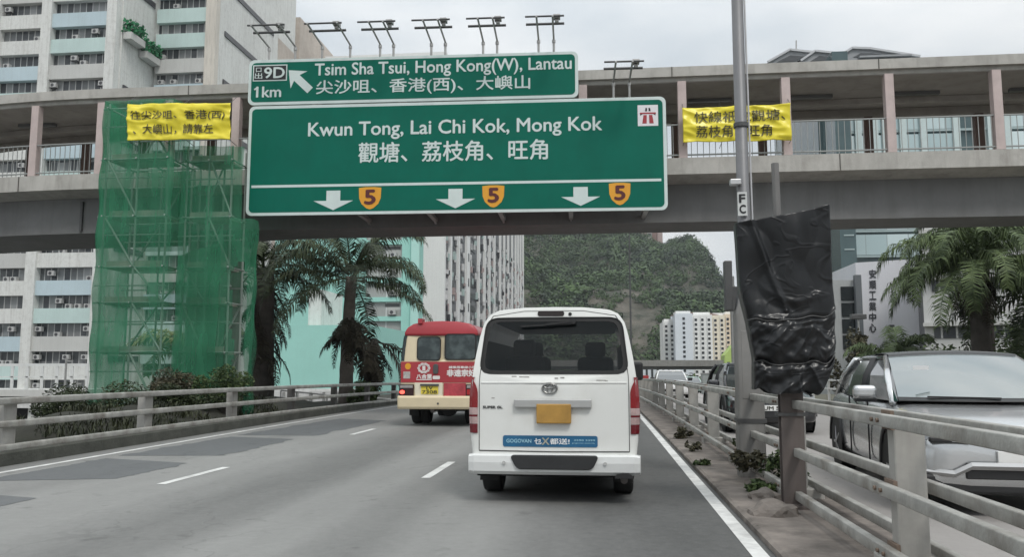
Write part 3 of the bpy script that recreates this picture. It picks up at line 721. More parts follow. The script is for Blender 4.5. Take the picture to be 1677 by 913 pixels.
    # soft pressed line across the door
    MB().beam((-.72, yr(1.17)-.0, 1.17), (.72, yr(1.17)-.0, 1.17), .012, .016).build('pressed_line', VW, root, bevel=.004)
    # tail lamps, tall, wrapping round the corners
    red = mat('red_lens', (.23, .008, .012), .12, .12, 9, coat=.6); clr = mat('clear_lens', (.42, .30, .29), .15, .2, 14, coat=.6); dred = mat('deep_red_lens', (.13, .006, .012), .15, .1, coat=.6)
    def hw(z):
        for (a, za), (b_, zb) in zip(half[2:], half[3:]):
            if za <= z <= zb: return a+(b_-a)*(z-za)/(zb-za)
        return .8
    for s in (-1, 1):
        def seg(z0, z1, m, name, par, top=False):
            mb = MB(); rings = []
            zs = [z0+(z1-z0)*k/8 for k in range(9)]
            for z in zs:
                xin = .752
                if top and z > 1.06: xin = .752 + .075*((z-1.06)/.17)**2
                h = hw(z)
                rings.append([(s*xin, yr(z)+.02, z), (s*xin, yr(z)-.016, z), (s*(h-.03), yr(z)-.012, z), (s*(h+.004), yr(z)+.02, z), (s*(h+.012), yr(z)+.07, z), (s*(h+.013), yr(z)+.21, z), (s*(h-.03), yr(z)+.21, z)])
            return mb.loft(rings).build(name, m, par, bevel=.004)
        lamp = seg(.925, 1.225, red, 'tail_lamp', root, True)
        seg(.855, .925, clr, 'indicator_lens', lamp); seg(.835, .855, dred, 'lens_bar', lamp); seg(.765, .835, clr, 'reversing_lens', lamp); seg(.675, .765, dred, 'reflector', lamp)
    # bumper with dark step
    bp = MB(); rings = []
    for x in [-.845, -.835, -.78, -.6, -.3, 0, .3, .6, .78, .835, .845]:
        cv = .02*(x/.86)**2 + (.10 if abs(x) > .84 else .02 if abs(x) > .83 else 0)
        zi = .01 if abs(x) > .8 else 0
        rings.append([(x, .12, .475-zi), (x, -.035+cv, .478-zi), (x, -.065+cv, .463-zi), (x, -.07+cv, .40), (x, -.058+cv, .315), (x, -.02+cv, .282+zi), (x, .12, .27+zi), (x, .16, .36)])
    bp.loft(rings).build('bumper', mat('bumper_white', (.70, .71, .70), .38, .04, 1.5, dirt=.25, dirtcol=(.42, .41, .39), coat=.2), root, bevel=.006)
    MB().prism(trap(-.355, .375, -.425, .445, .338, .474, .05, 5), -.082, -.03).build('bumper_step', mat('step_black', (.02, .021, .022), .6, .2, 6), root, bevel=.008)
    for x in (-.48, .5): MB().cyl((x, -.074, .40), (x, -.05, .40), .017, 12).build('parking_sensor', mat('sensor', (.45, .45, .44), .4, 0), root)
    # exhaust arch cut dark at the bumper's lower right, and the exhaust
    MB().prism([(.68+.09*math.cos(R(a)), .262+.05*math.sin(R(a))) for a in range(0, 181, 20)], -.067, -.02).build('exhaust_recess', black_trim, root)
    MB().tube([(.68, .9, .27), (.68, -.02, .24)], .035, 12).build('exhaust', mat('exhaust', (.1, .09, .085), .5, .2, metal=.7), root)
    # garnish and number plate (characters masked in the photograph)
    garn = mat('garnish', (.44, .44, .43), .3, .08, 3, metal=.4)
    MB().box(-.385, .375, -.022, .035, .925, 1.012).build('plate_garnish', garn, root, bevel=.012)
    MB().box(-.165, .175, -.032, .03, .775, .965).build('number_plate', mat('ochre_plate', (.40, .225, .05), .45, .22, 5), root, bevel=.01)
    # round three-oval emblem
    em = MB()
    def ring(cx, cz, a, b_, w_, y):
        pth = [(cx+a*math.cos(2*math.pi*k/32), y, cz+b_*math.sin(2*math.pi*k/32)) for k in range(33)]
        em.tube(pth, w_, 6, caps=False)
    ring(-.035, 1.118, .072, .05, .009, yr(1.1)-.012); ring(-.035, 1.114, .026, .046, .007, yr(1.1)-.013); ring(-.035, 1.138, .056, .02, .007, yr(1.1)-.014)
    em.build('emblem', mat('emblem_chrome', (.30, .30, .29), .25, 0, metal=.9), root, smooth=True)
    lettering('SUPER GL', -.70, -.505, .918, .942, yr(.93)-.001, mat('badge_dark', (.05, .05, .05), .4, 0), root, .03, name='badge', thick=.005)
    # blue sticker
    blue = mat('sticker_blue', (.015, .105, .215), .4, .25, 2.2)
    stk = MB().prism([(x+.0, z+.60) for x, z in rounded_rect(.465, .055, .02, 4)], .0275, .031).build('sticker', blue, root); stk.location = (-.035, -.004, -.0)
    stk_w = mat('sticker_white', (.72, .74, .75), .5, 0)
    y_ = .024
    pale = mat('sticker_pale', (.30, .52, .62), .5, 0)
    def st(s, x0, x1, z0, z1, m, b_=.02): lettering(s, x0, x1, z0, z1, .0275, m, stk, b_, thick=.001)
    st('GOGOVAN', -.43, -.185, .585, .62, pale); st('乜', -.155, -.085, .572, .628, stk_w); st('X', -.08, -.008, .568, .632, mat('sticker_grey', (.34, .34, .28), .5, 0), .03)
    st('都送!', .0, .19, .572, .628, stk_w); st('3590 3399', .235, .44, .605, .62, pale); st('gogovan.com.hk', .215, .44, .578, .59, pale)
    # scratches and small marks
    for x, z, ln in ((-.29, 1.228, .10), (-.39, 1.232, .05), (.03, 1.217, .035), (.09, 1.222, .04), (.47, 1.195, .09), (.52, 1.19, .03), (-.6, 1.02, .03), (.42, 1.75, .0)):
        if ln: MB().cbox((x, yr(z)-.001, z), (ln, .003, .009)).build('scrape', mat('scrape', (.34, .33, .31), .7, .3, 40), root)
    # cab inside
    inn = mat('cab_trim', (.055, .055, .056), .8, .15)
    MB().box(-.72, .72, .25, 4.3, .55, .62).build('load_floor', inn, root)
    for s in (-1, 1): MB().box(s*.72-.015, s*.72+.015, .3, 3.9, .6, 1.6).build('side_lining', inn, root)
    MB().box(-.66, .66, .35, 3.6, 1.80, 1.83).build('headliner', mat('headliner', (.16, .16, .155), .9, 0), root)
    for yrow, xs in ((1.75, (-.42,)), (2.7, (-.40, .40))):
        for x in xs:
            sg = MB(); sg.cbox((x, yrow, .85), (.5, .5, .2)); sg.cbox((x, yrow-.22, 1.15), (.46, .16, .62), None); 
            s_ = sg.build('seat', inn, root, bevel=.07, seg=3)
            MB().cbox((x, yrow-.24, 1.55), (.26, .12, .2)).build('headrest', inn, s_, bevel=.05, seg=3)
    MB().box(-.7, .7, 3.7, 4.1, .9, 1.18).build('dashboard', inn, root, bevel=.05)
    # sides: dark windows (set proud of the panels), mirrors, sills
    for s in (-1, 1):
        for y0, y1 in ((.45, 1.75), (1.9, 3.15), (3.28, 3.9)):
            rs = []
            for z in (1.22, 1.4, 1.6, 1.72):
                k = min(1, 1)
                rs.append([(s*(hw(z)*1.01+.004), y0+.06*(z-1.2), z), (s*(hw(z)*1.01+.004), y1-(.55*(z-1.2) if y1 > 3.5 else 0.06*(z-1.2)), z)])
            MB().loft(rs, cap0=False, cap1=False, closed=False).build('side_window', glass_dark, root)
        MB().cbox((s*.98, 3.7, 1.28), (.16, .1, .26)).build('mirror', black_trim, root, bevel=.04, seg=3)
        wheel(root, s*.69, .86, .325, .205, s, True); wheel(root, s*.69, 3.42, .325, .205, s, True)
        MB().box(s*.69-.13, s*.69+.13, .50, 1.22, .45, .70).build('wheel_arch', black_trim, root)
    MB().box(-.78, .78, .2, 4.3, .24, .42).build('underbody', mat('underbody', (.012, .012, .012), .9, 0), root)
    MB().tube([(-.6, .86, .3), (.6, .86, .3)], .06, 10).build('rear_axle', black_trim, root)
    for s in (-1, 1): MB().box(s*.68-.1, s*.68+.1, .40, .42, .17, .34).build('mud_flap', black_rub, root)
    return root
make_van()

# ---------------------------------------------------------------- red and cream minibus
def make_bus():
    red = mat('bus_red', (.36, .028, .038), .35, .06, 1.2, dirt=.12, dirtcol=(.25, .06, .06), coat=.3); cream = mat('bus_cream', (.66, .56, .38), .4, .05, 1.5, dirt=.2, dirtcol=(.42, .35, .24), coat=.2)
    YB = 18.9
    cxp = at(720.5, 640, YB); root = thing('minibus', 'red roofed cream public minibus ahead in the middle lane with red rear panel', 'minibus', (cxp.x, YB, 0), 0)
    z = lambda py: at(720, py, YB).z
    x = lambda px: at(px, 640, YB).x - cxp.x
    def yr(q): return 0.0 if q < 1.5 else .10*((q-1.5)/1.1)**1.3
    half = [(0, .62), (.94, .62), (.955, .75), (.96, 1.1), (.955, 1.45), (.93, 1.8), (.895, 2.1), (.86, 2.28), (.80, 2.37), (.66, 2.46), (.4, 2.51), (0, 2.525)]
    half = [(a*.985, .60 + (q-.62)*(z(527)-.60)/(2.525-.62)) for a, q in half]
    outer = loop_by_angle(half + [(-a, q) for a, q in half[::-1][1:-1]], (0, 1.5), 96)
    rings = [[(a*k, yr(q)+dy, 1.5+(q-1.5)*k) for a, q in outer] for k, dy in ((.02, 0), (.3, 0), (.6, 0), (.9, 0.0), (.965, .01), (.99, .04), (1.0, .10))]
    rings += [[(a, y, q) for a, q in outer] for y in (1.0, 3.0, 5.0)]; rings += [[(a*.97, 5.9+.25*max(0, min(1, (1.9-q))), q*.995) for a, q in outer], [(a*.9, 6.1+.35*max(0, min(1, (1.9-q))), 1.5+(q-1.5)*.93) for a, q in outer]]
    MB().loft(rings).build('body', cream, root, smooth=True, angle=30)
    zr0 = z(548)
    # red roof cap over the body, overhanging a little
    top = [(a, q) for a, q in outer if q > zr0]; top.sort(key=lambda t: math.atan2(t[1]-1.2, t[0]))
    rr = []
    for k, y in ((.985, yr(2.4)-.035), (1.006, yr(2.4)-.02), (1.016, .16), (1.02, 2.0), (1.02, 5.4), (.98, 6.05)):
        pts = [(a*k, y, 1.5+(q-1.5)*(k+.004)) for a, q in top]
        rr.append(pts + [(pts[-1][0], y, zr0-.03)] + [(pts[0][0], y, zr0-.03)])
    MB().loft(rr).build('roof', red, root, smooth=True, angle=30).data.shade_smooth()
    mb = MB(); mb.box(x(683), x(690), -.0, .3, z(530), z(522)); mb.build('roof_vent', red, root)
    # red panel across the back with the cream plate recess below
    P = lambda pts, off=.004, th=.01: plate_on([(x(a), z(q)) for a, q in pts], yr, off, th)
    P([(656.5, 627), (785, 627), (785, 593), (656, 593)], .002).build('rear_panel', red, root)
    panel_p = MB()
    # windows
    def pane(pts, name):
        pl = [(x(a), z(q)) for a, q in pts]
        c_ = (sum(p[0] for p in pl)/len(pl), sum(p[1] for p in pl)/len(pl))
        big = loop_by_angle(pl, c_, 40)
        o = plate_on(big, yr, .012, .004).build(name, bus_glass, root)
        MB().loft([[(c_[0]+(a-c_[0])*s, yr(q)-d, c_[1]+(q-c_[1])*s) for a, q in big] for s, d in ((.97, .004), (.985, .024), (1.05, .024), (1.07, 0))], cap0=False, cap1=False).build('seal', rubber_seal, o)
        return o
    bus_glass = bpy.data.materials.new('bus_glass'); bus_glass.use_nodes = True; t = bus_glass.node_tree; b = t.nodes['Principled BSDF']
    tn = t.nodes.new('ShaderNodeTexCoord'); nz = t.nodes.new('ShaderNodeTexNoise'); nz.inputs['Scale'].default_value = 3.2; nz.inputs['Detail'].default_value = 4; t.links.new(tn.outputs['Object'], nz.inputs[0])
    rmp = t.nodes.new('ShaderNodeValToRGB'); rmp.color_ramp.elements[0].position = .46; rmp.color_ramp.elements[1].position = .62; rmp.color_ramp.elements[0].color = (.025, .035, .036, 1); rmp.color_ramp.elements[1].color = (.07, .09, .09, 1)
    t.links.new(nz.outputs[0], rmp.inputs[0]); t.links.new(rmp.outputs[0], b.inputs['Base Color']); b.inputs['Roughness'].default_value = .08
    rc = trap
    def rpts(x0, x1, y0, y1, r=5):
        return [(x0+r, y1), (x1-r, y1), (x1-r*.3, y1-r*.3), (x1, y1-r), (x1, y0+r), (x1-r*.3, y0+r*.3), (x1-r, y0), (x0+r, y0), (x0+r*.3, y0+r*.3), (x0, y0+r), (x0, y1-r), (x0+r*.3, y1-r*.3)]
    pane(rpts(683, 720, 553, 590), 'rear_window'); pane(rpts(729, 778, 548.5, 589, 3), 'rear_window')
    # seat backs dimly seen through the window, modelled as dark shapes just inside the pane
    # corner quarter windows
    for s in (-1, 1):
        r_ = []
        for q in [z(592)+(z(550)-z(592))*k/6 for k in range(7)]:
            h = max(a for a, qq in outer if abs(qq-q) < .12)
            r_.append([(s*(h-.09), yr(q)-.006, q), (s*(h-.03), yr(q)+.012, q), (s*(h+.003), yr(q)+.06, q), (s*(h+.006), yr(q)+.5, q)])
        MB().loft(r_, cap0=False, cap1=False, closed=False).build('quarter_window', bus_glass, root)
        r2 = []
        for q in [z(592)+(z(550)-z(592))*k/6 for k in range(7)]:
            h = max(a for a, qq in outer if abs(qq-q) < .12); r2.append([(s*(h+.008), .75, q), (s*(h+.008), 5.6, q)])
        MB().loft(r2, cap0=False, cap1=False, closed=False).build('side_window', bus_glass, root)
        MB().loft([[(s*(max(a for a, qq in outer if abs(qq-q) < .12)+.006), .12, q), (s*(max(a for a, qq in outer if abs(qq-q) < .12)+.006), 6.0, q)] for q in (z(627), z(610), z(594))], cap0=False, cap1=False, closed=False).build('side_panel', red, root)
    # lower fittings
    P([(680, 653), (725, 653), (725, 627.5), (679, 627.5)], .006, .02).build('plate_recess', mat('bus_cream_light', (.72, .66, .52), .45, .05), root, bevel=.01)
    pl = P([(690, 646), (718, 646), (718, 633), (690, 633)], .03, .01).build('number_plate', mat('plate_yellow', (.70, .56, .06), .45, .06), root)
    lt = mat('plate_ink', (.03, .03, .02), .5, 0)
    lettering('LV', x(699), x(709), z(638.8), z(634), -.042, lt, pl, .02, thick=.002); lettering('7308', x(692), x(716), z(645.2), z(640), -.042, lt, pl, .02, thick=.002)
    MB().box(x(689), x(719), -.075, -.02, z(632.5), z(629.5)).build('plate_lamp', dark_steel, root)
    dl = mat('bus_lamp_dark', (.035, .012, .014), .2, .15, 12); gl = mat('bus_lamp_grey', (.30, .28, .27), .25, .15, 12); rl = mat('bus_lamp_red', (.35, .012, .014), .2, .1, 10)
    lit = mat('lit_brake_lamp', (.8, .05, .04), .3, 0, emit=(1.0, .06, .04, 3.0))
    for k, (a, b_) in enumerate(((654, 678), (763, 787))):
        o = P([(a, 649), (b_, 649), (b_, 630), (a, 630)], .006, .03).build('tail_lamp', dl, root, bevel=.01)
        P([(a+2, 636), (b_-1.5, 636), (b_-1.5, 631.5), (a+2, 631.5)], .036, .008).build('reversing_lens', gl, o)
        if k == 0: P([(a+3+4*math.cos(i*.524)+2.4, 643+3.2*math.sin(i*.524)) for i in range(12)], .036, .01).build('brake_lens', lit, o)
        else: P([(a+2, 647), (b_-2, 647), (b_-2, 638), (a+2, 638)], .036, .008).build('brake_lens', rl, o)
    P([(726.5, 652), (763, 652), (763, 628), (726.5, 628)], .006, .018).build('red_cover', mat('red_grime', (.40, .05, .065), .3, .35, 7), root, bevel=.008)
    # bumper
    bmp = MB(); rr = []
    for X_ in (-1.0, -.985, -.93, -.5, 0, .5, .93, .985, 1.0):
        d = .10 if abs(X_) > .99 else .03 if abs(X_) > .98 else 0
        rr.append([(X_, .3, z(649)), (X_, -.06+d, z(649)), (X_, -.085+d, z(652)), (X_, -.08+d, z(667)), (X_, -.05+d, z(671)), (X_, .3, z(671))])
    bmp.loft(rr).build('bumper', cream, root, bevel=.012)
    MB().cyl((x(718.5), -.09, z(661.5)), (x(718.5), -.06, z(661.5)), .025, 10).build('bumper_plug', dark_steel, root)
    # lettering and emblem on the red panel
    wt = mat('bus_white', (.70, .66, .64), .5, .05)
    Lx = lambda s, a, b_, y1, y0, bold=.02, m=wt, par=root: lettering(s, x(a), x(b_), z(y1), z(y0), -.0165, m, par, bold, thick=.002)
    Lx('非遠宗好', 732, 779, 617, 606, .05); Lx('請乘搭專線小巴', 735, 779, 604.3, 600.2, .03)
    Lx('八合里', 682, 707, 621, 613.5, .05); MB().box(x(682), x(707), -.018, -.012, z(623.3), z(622)).build('underline', wt, root)
    em = MB()
    cx_, cz_ = x(694), z(603.5)
    for r0 in (.135, .105): em.tube([(cx_+r0*math.cos(2*math.pi*k/24), -.016, cz_+r0*.8*math.sin(2*math.pi*k/24)) for k in range(25) if not (k in (6, 18))], .011, 5, caps=False)
    for k in range(10):
        a = 2*math.pi*k/10; em.cbox((cx_+.135*math.cos(a), -.016, cz_+.108*math.sin(a)), (.035, .01, .035))
    em.box(cx_-.035, cx_+.035, -.02, -.012, cz_-.055, cz_+.055)
    em.build('emblem', wt, root)
    MB().prism([(x(713.5)+a, z(605)+q) for a, q in rounded_rect(.06, .115, .05, 4)], -.045, 0).build('door_handle', dark_steel, root, bevel=.01)
    MB().prism([(x(714.5)+a, z(619)+q) for a, q in rounded_rect(.085, .04, .02, 3)], -.018, -.01).build('label_sticker', wt, root)
    MB().prism([(x(667.8)+.07*math.cos(k*.4189), z(600.5)+.075*math.sin(k*.4189)) for k in range(15)], -.018, -.01).build('round_sticker', amber_m, root)
    MB().prism([(x(666)+a, z(615)+q) for a, q in rounded_rect(.08, .08, .01, 2)], -.018, -.01).build('label_sticker', mat('bus_label', (.42, .40, .38), .6, .3, 14), root)
    # running gear
    for s in (-1, 1):
        wheel(root, s*.76, 1.15, .36, .22, s, True); wheel(root, s*.54, 1.15, .36, .2, s, True); wheel(root, s*.78, 4.4, .36, .22, s, True)
        MB().box(s*.72-.12, s*.72+.12, .55, .57, .22, .55).build('mud_flap', black_rub, root)
    MB().box(-.88, .88, .15, 5.8, .42, .66).build('underbody', MATS['underbody'], root)
    mb = MB(); mb.tube([(-.5, 1.15, .36), (.5, 1.15, .36)], .07, 10); mb.tube([(.02, 1.0, .34), (.02, 1.3, .34)], .17, 14); mb.build('rear_axle', black_trim, root)
    MB().tube([(-.18, .7, .38), (-.18, .05, .36)], .05, 10).build('exhaust', MATS['exhaust'], root)
    mb = MB()
    for s in (-1, 1): mb.beam((s*1.0, 6.0, 1.9), (s*1.12, 6.3, 1.75), .03, .03); mb.cbox((s*1.12, 6.3, 1.6), (.16, .08, .34))
    mb.build('mirror', black_trim, root)
    return root
make_bus()

# ---------------------------------------------------------------- cars
def make_car(name, label, cat, loc, rz, paint, L=4.6, W=1.86, H=1.52, hood=1.0, glass=None, roofm=None, group=None, taxi=False, fine=True, plate=None, white_top=False):
    """hatchback body: nose towards -y of its own frame; z up; widths taper to nose and tail"""
    root = thing(name, label, cat, loc, rz, group); hw_ = W/2; glass = glass or car_glass
    # lower body: rings along the length
    st = [(0.00, .80, .30, .62), (.05, .89, .24, .72), (.16, .955, .20, hood-.19), (.45, .985, .19, hood-.115), (1.0, 1.0, .19, hood-.015), (1.35, 1.0, .19, hood+.02), (2.2, 1.0, .19, hood+.02), (3.4, 1.0, .19, hood+.05), (L-.5, .985, .20, hood+.07), (L-.12, .95, .22, hood+.02), (L-.03, .90, .27, .9), (L, .84, .34, .75)]
    rings = []
    for y, k, z0, z1 in st:
        wv = hw_*k; h = z1-z0
        rr = [(-wv*.90, z0), (-wv*.985, z0+h*.12), (-wv*1.0, z0+h*.36), (-wv*.99, z0+h*.62), (-wv*.965, z0+h*.86), (-wv*.90, z1-.015), (-wv*.6, z1+.012), (0, z1+.02)]
        rr = rr + [(-a, q) for a, q in rr[::-1][1:]]
        rings.append([(a, y, q) for a, q in rr])
    body = MB().loft(rings).build('body', paint, root, smooth=True, subsurf=1 if fine else 0)
    # greenhouse
    zb = hood+.0; zt = H
    base = [(1.02, .86), (1.10, .885), (2.0, .93), (3.3, .93), (L-.42, .86), (L-.32, .8)]
    topp = [(1.98, .64), (2.06, .70), (2.5, .73), (3.2, .73), (L-.95, .68), (L-.85, .60)]
    def outline(ps, z, k=1.0): return [(-x*hw_*k, y, z) for y, x in ps] + [(x*hw_*k, y, z) for y, x in ps[::-1]]
    mid = [((a[0]+b_[0])/2, (a[1]+b_[1])/2+.022) for a, b_ in zip(base, topp)]
    gh = MB().loft([outline(base, zb), outline(mid, (zb+zt)/2-.0), outline(topp, zt-.07)], cap0=False, cap1=True).build('window_glass', glass, root)
    gh.data.shade_flat()
    roofm = roofm or paint
    rt = [outline(topp, zt-.075, 1.015), outline([(y, x*.99) for y, x in topp], zt-.035), outline([(y+(.12 if i < 2 else -.08 if i > 3 else 0), x*.90) for i, (y, x) in enumerate(topp)], zt-.008), outline([(y+(.3 if i < 2 else -.2 if i > 3 else 0), x*.55) for i, (y, x) in enumerate(topp)], zt)]
    MB().loft(rt).build('roof', roofm, root, smooth=True)
    # pillars along the glass edges
    for s in (-1, 1):
        for i, wd in ((1, .075), (4, .13)):
            P_ = [(s*ps[i][1]*hw_*1.0, ps[i][0], z) for ps, z in ((base, zb-.03), (mid, (zb+zt)/2), (topp, zt-.05))]
            MB().sweep(P_, rounded_rect(wd/2, .03, .02, 2)).build('window_pillar', paint, root, smooth=True)
        if fine:
            P_ = [(s*(.93*hw_+.004), 2.32, zb-.02), (s*((.93+.73)/2*hw_+.025), 2.42, (zb+zt)/2), (s*(.73*hw_+.006), 2.5, zt-.06)]
            MB().sweep(P_, rounded_rect(.045, .02, .01, 1)).build('door_pillar', black_trim, root, smooth=True)
    # wheels in dark arches
    r = .345 if fine else .32
    for y in (.83, L-.86):
        for s in (-1, 1):
            wheel(root, s*(hw_-.12), y, r, .22, s, not fine)
            if fine:
                n = 16; arc = []
                for k in range(n+1):
                    a = math.pi*k/n; arc.append([(s*(hw_*1.003), y+math.cos(a)*(r+.04), r+math.sin(a)*(r+.04)), (s*(hw_*1.008+.01), y+math.cos(a)*(r+.05), r+math.sin(a)*(r+.05)), (s*(hw_*1.008+.01), y+math.cos(a)*(r+.10), r+math.sin(a)*(r+.10)), (s*(hw_*1.0-.02), y+math.cos(a)*(r+.11), r+math.sin(a)*(r+.11))])
                MB().loft(arc).build('wheel_arch', black_trim, root, smooth=True)
            n = 14; MB().add([(s*(hw_*1.001+.0), y, r)] + [(s*(hw_*1.001), y+math.cos(math.pi*2*k/n)*(r+.035), r+math.sin(math.pi*2*k/n)*(r+.035)) for k in range(n)], [(0, 1+k, 1+(k+1) % n) for k in range(n)]).build('wheel_well', rubber_seal, root)
    # mirrors
    for s in (-1, 1):
        MB().cbox((s*(hw_+.10), 1.42, hood+.08), (.24, .13, .15)).build('mirror', paint if fine else black_trim, root, bevel=.05, seg=4)
        MB().cbox((s*(hw_+.09), 1.44, hood+.0), (.22, .10, .04)).build('mirror_base', black_trim, root, bevel=.01)
    # front fittings
    ll = mat('head_lens', (.30, .31, .32), .12, .1, 8, coat=.5)
    for s in (-1, 1):
        x0, x1 = s*hw_*.50, s*hw_*.90
        MB().loft([[(x0, -.005+.02, .62), (x0, .0+.03, .69)], [(s*hw_*.75, .05, .63), (s*hw_*.75, .06, .71)], [(x1, .14, .65), (x1*1.0, .17, .74)]], cap0=False, cap1=False, closed=False).build('headlight', ll, root).location = (0, -.03, .03)
    MB().box(-hw_*.55, hw_*.55, -.015, .05, .34, .48).build('lower_grille', black_trim, root, bevel=.01)
    MB().box(-.26, .26, -.03, .02, .475, .585).build('number_plate', mat('plate_white', (.72, .72, .70), .45, .04), root, bevel=.004)
    if plate: lettering(plate, -.22, .22, .495, .565, -.031, mat('plate_ink', (.03, .03, .02), .5, 0), root, .03, thick=.003)
    return root
car_glass = mat('car_glass', (.03, .038, .04), .05, 0, spec=.9, coat=1.0)
silver = mat('silver_paint', (.56, .57, .575), .25, .03, 2, metal=.75, coat=.8)
blackp = mat('black_paint', (.012, .013, .016), .18, 0, coat=.8)
# ---- grey electric hatchback passing on the right
car_glass.node_tree.nodes['Principled BSDF'].inputs['IOR'].default_value = 1.6
scr = bpy.data.materials.new('windscreen_glass'); scr.use_nodes = True
b = scr.node_tree.nodes['Principled BSDF']; b.inputs['Base Color'].default_value = (.12, .15, .15, 1); b.inputs['Roughness'].default_value = .05; b.inputs['IOR'].default_value = 2.5; b.inputs['Coat Weight'].default_value = .5
grey_car = make_car('hatchback_car', 'silver grey electric hatchback passing close behind the barrier at the right', 'car', (3.70, 7.75, 0), R(-5.4), silver, 4.64, 1.88, 1.49, .98, roofm=mat('black_roof', (.02, .021, .022), .25, 0, coat=.5))
def grey_details(root):
    hw_ = .94
    # windscreen pane, dashboard side brighter
    mb = MB(); nx_, nz_ = 16, 8; vs = []
    for j in range(nz_+1):
        t_ = j/nz_
        for i in range(nx_+1):
            u = -1+2*i/nx_; wx = .80+(.655-.80)*t_; vs.append((u*wx, 1.04+.98*t_-.16*(1-abs(u)**2.4)*(1-.45*t_), .985+.45*t_+.02*math.sin(math.pi*t_)+.028*t_*(1-u*u)))
    mb.add(vs, [(j*(nx_+1)+i, j*(nx_+1)+i+1, (j+1)*(nx_+1)+i+1, (j+1)*(nx_+1)+i) for j in range(nz_) for i in range(nx_)])
    o = mb.build('windscreen', scr, root, smooth=True); o.location = (0, -.02, .015)
    fr = [Vector(q) for q in vs[-(nx_+1):]]; rf_ = [[tuple(q+Vector((0, -.03, -.03))) for q in fr], [tuple(q+Vector((0, -.01, .02))) for q in fr], [tuple(q+Vector((0, .35, .045))) for q in fr], [tuple(q+Vector((0, .8, .03))) for q in fr]]
    o2 = MB().loft(rf_, cap0=False, cap1=False, closed=False).build('roof_front', MATS['black_roof'], root, smooth=True); o2.location = (0, -.02, .015)
    wl = [Vector(q) for q in vs[:nx_+1]]; MB().loft([[tuple(q+Vector((0, -.03, .0))) for q in wl], [tuple(q+Vector((0, -.01, .025))) for q in wl], [tuple(q+Vector((0, .06, .05))) for q in wl]], cap0=False, cap1=False, closed=False).build('cowl', black_trim, root, smooth=True)
    MB().beam((-.55, .93, 1.03), (.10, .86, 1.02), .02, .015).build('wiper', black_trim, root)
    MB().box(-.60, -.45, 1.20, 1.21, 1.30, 1.34).build('windscreen_label', mat('label_white', (.7, .7, .7), .5, 0), root)
    drl = mat('drl', (.7, .7, .7), .2, 0, emit=(.9, .95, 1, .8))
    for s in (-1, 1):
        MB().beam((s*.42, -.02, .735), (s*.80, .06, .745), .02, .022).build('light_strip', drl, root)
    MB().box(-.80, .80, -.012, .05, .655, .70).build('grille_band', black_trim, root, bevel=.01)
    for s in (-1, 1):
        for q in range(2): MB().box(s*(.50+.16*q), s*(.62+.16*q), -.016+.03*q, .05, .66, .695).build('lamp_cell', MATS['head_lens'], root)
    # folded chrome chin
    mb = MB(); mb.loft([[(x_, y_-.02, z_-.035), (x_, y_-.05, z_), (x_, y_-.02, z_+.03)] for x_, y_, z_ in ((-.90, .12, .40), (-.62, .0, .385), (-.48, -.02, .46), (.48, -.02, .46), (.62, 0, .385), (.90, .12, .40))]).build('front_garnish', mat('satin_garnish', (.42, .42, .42), .3, .05, metal=.6), root)
    MB().box(-.92, .92, .03, .5, .20, .38).build('lower_bumper', black_trim, root, bevel=.03)
    mb = MB()
    mb.loft([[(-.952, 1.6+k*.25, .78+.05*k), (-.958, 1.6+k*.25, .77+.05*k), (-.952, 1.6+k*.25, .76+.05*k)] for k in range(0, 9)])
    mb.box(-.955, -.94, 1.75, 1.76, .3, .95); mb.box(-.957, -.94, 2.75, 2.76, .3, .98); mb.build('door_gap', rubber_seal, root)
    MB().box(-.965, -.94, 2.35, 2.55, .80, .83).build('door_handle', silver, root, bevel=.008)
    # seats seen through the side glass
grey_details(grey_car)
make_car('saloon_car', 'black car with white number plate UM 520 facing us behind the lamp post', 'car', (3.45, 17.2, 0), 0, blackp, 4.6, 1.80, 1.46, .92, plate='UM 520', group='oncoming cars')
wp = mat('car_white', (.72, .72, .71), .3, 0, coat=.5); mint = mat('car_mint', (.42, .55, .50), .3, 0, coat=.5); redp = mat('car_red', (.35, .03, .03), .35, 0, coat=.4); greyp = mat('car_grey', (.22, .225, .23), .3, 0, coat=.5)
far_cars = [('pale mint green car coming round the bend on the opposite carriageway', 'car', (8.2, 76, mint)), ('white saloon coming up behind the pale mint green car', 'car', (5.0, 62, wp)), ('dark grey car in the oncoming traffic close to the distant footbridge', 'car', (4.4, 92, greyp)),
            ('white hatchback glimpsed between the barrier posts beside the white van', 'car', (3.7, 44, wp)), ('red car in the oncoming queue under the distant footbridge', 'car', (7.0, 118, redp)), ('white car at the back of the oncoming queue', 'car', (5.6, 104, wp))]
for lb, ct, (X, Y, p) in far_cars:
    make_car('oncoming_car', lb, ct, (X, Y, zr(Y)), R(-1.5), p, 4.5, 1.8, 1.46, .92, group='oncoming cars', fine=False)
def box_truck(lb, X, Y, cab, cargo, h=2.9):
    r_ = thing('box_truck', lb, 'truck', (X, Y, zr(Y)), 0, 'oncoming trucks')
    MB().box(-1.05, 1.05, 1.9, 6.5, .9, h).build('cargo_box', cargo, r_, bevel=.03)
    MB().loft([[(-1, y, z0), (1, y, z0), (1, y, z1), (-1, y, z1)] for y, z0, z1 in ((0, .45, 1.2), (.12, .4, 1.4), (.5, .4, 2.15), (1.75, .4, 2.2))]).build('cab', cab, r_, bevel=.06)
    MB().add([(-.88, .1, 1.42), (.88, .1, 1.42), (.84, .44, 2.06), (-.84, .44, 2.06)], [(0,1,2,3)]).build('windscreen', car_glass, r_)
    for y in (1.0, 5.2):
        for s in (-1, 1): wheel(r_, s*.9, y, .42, .24, s, True)
    return r_
box_truck('red truck with a white cargo box in the oncoming queue beyond the cars', 6.2, 128, redp, redp, 2.7)
box_truck('white box truck in the oncoming queue', 3.6, 116, wp, wp, 2.6)

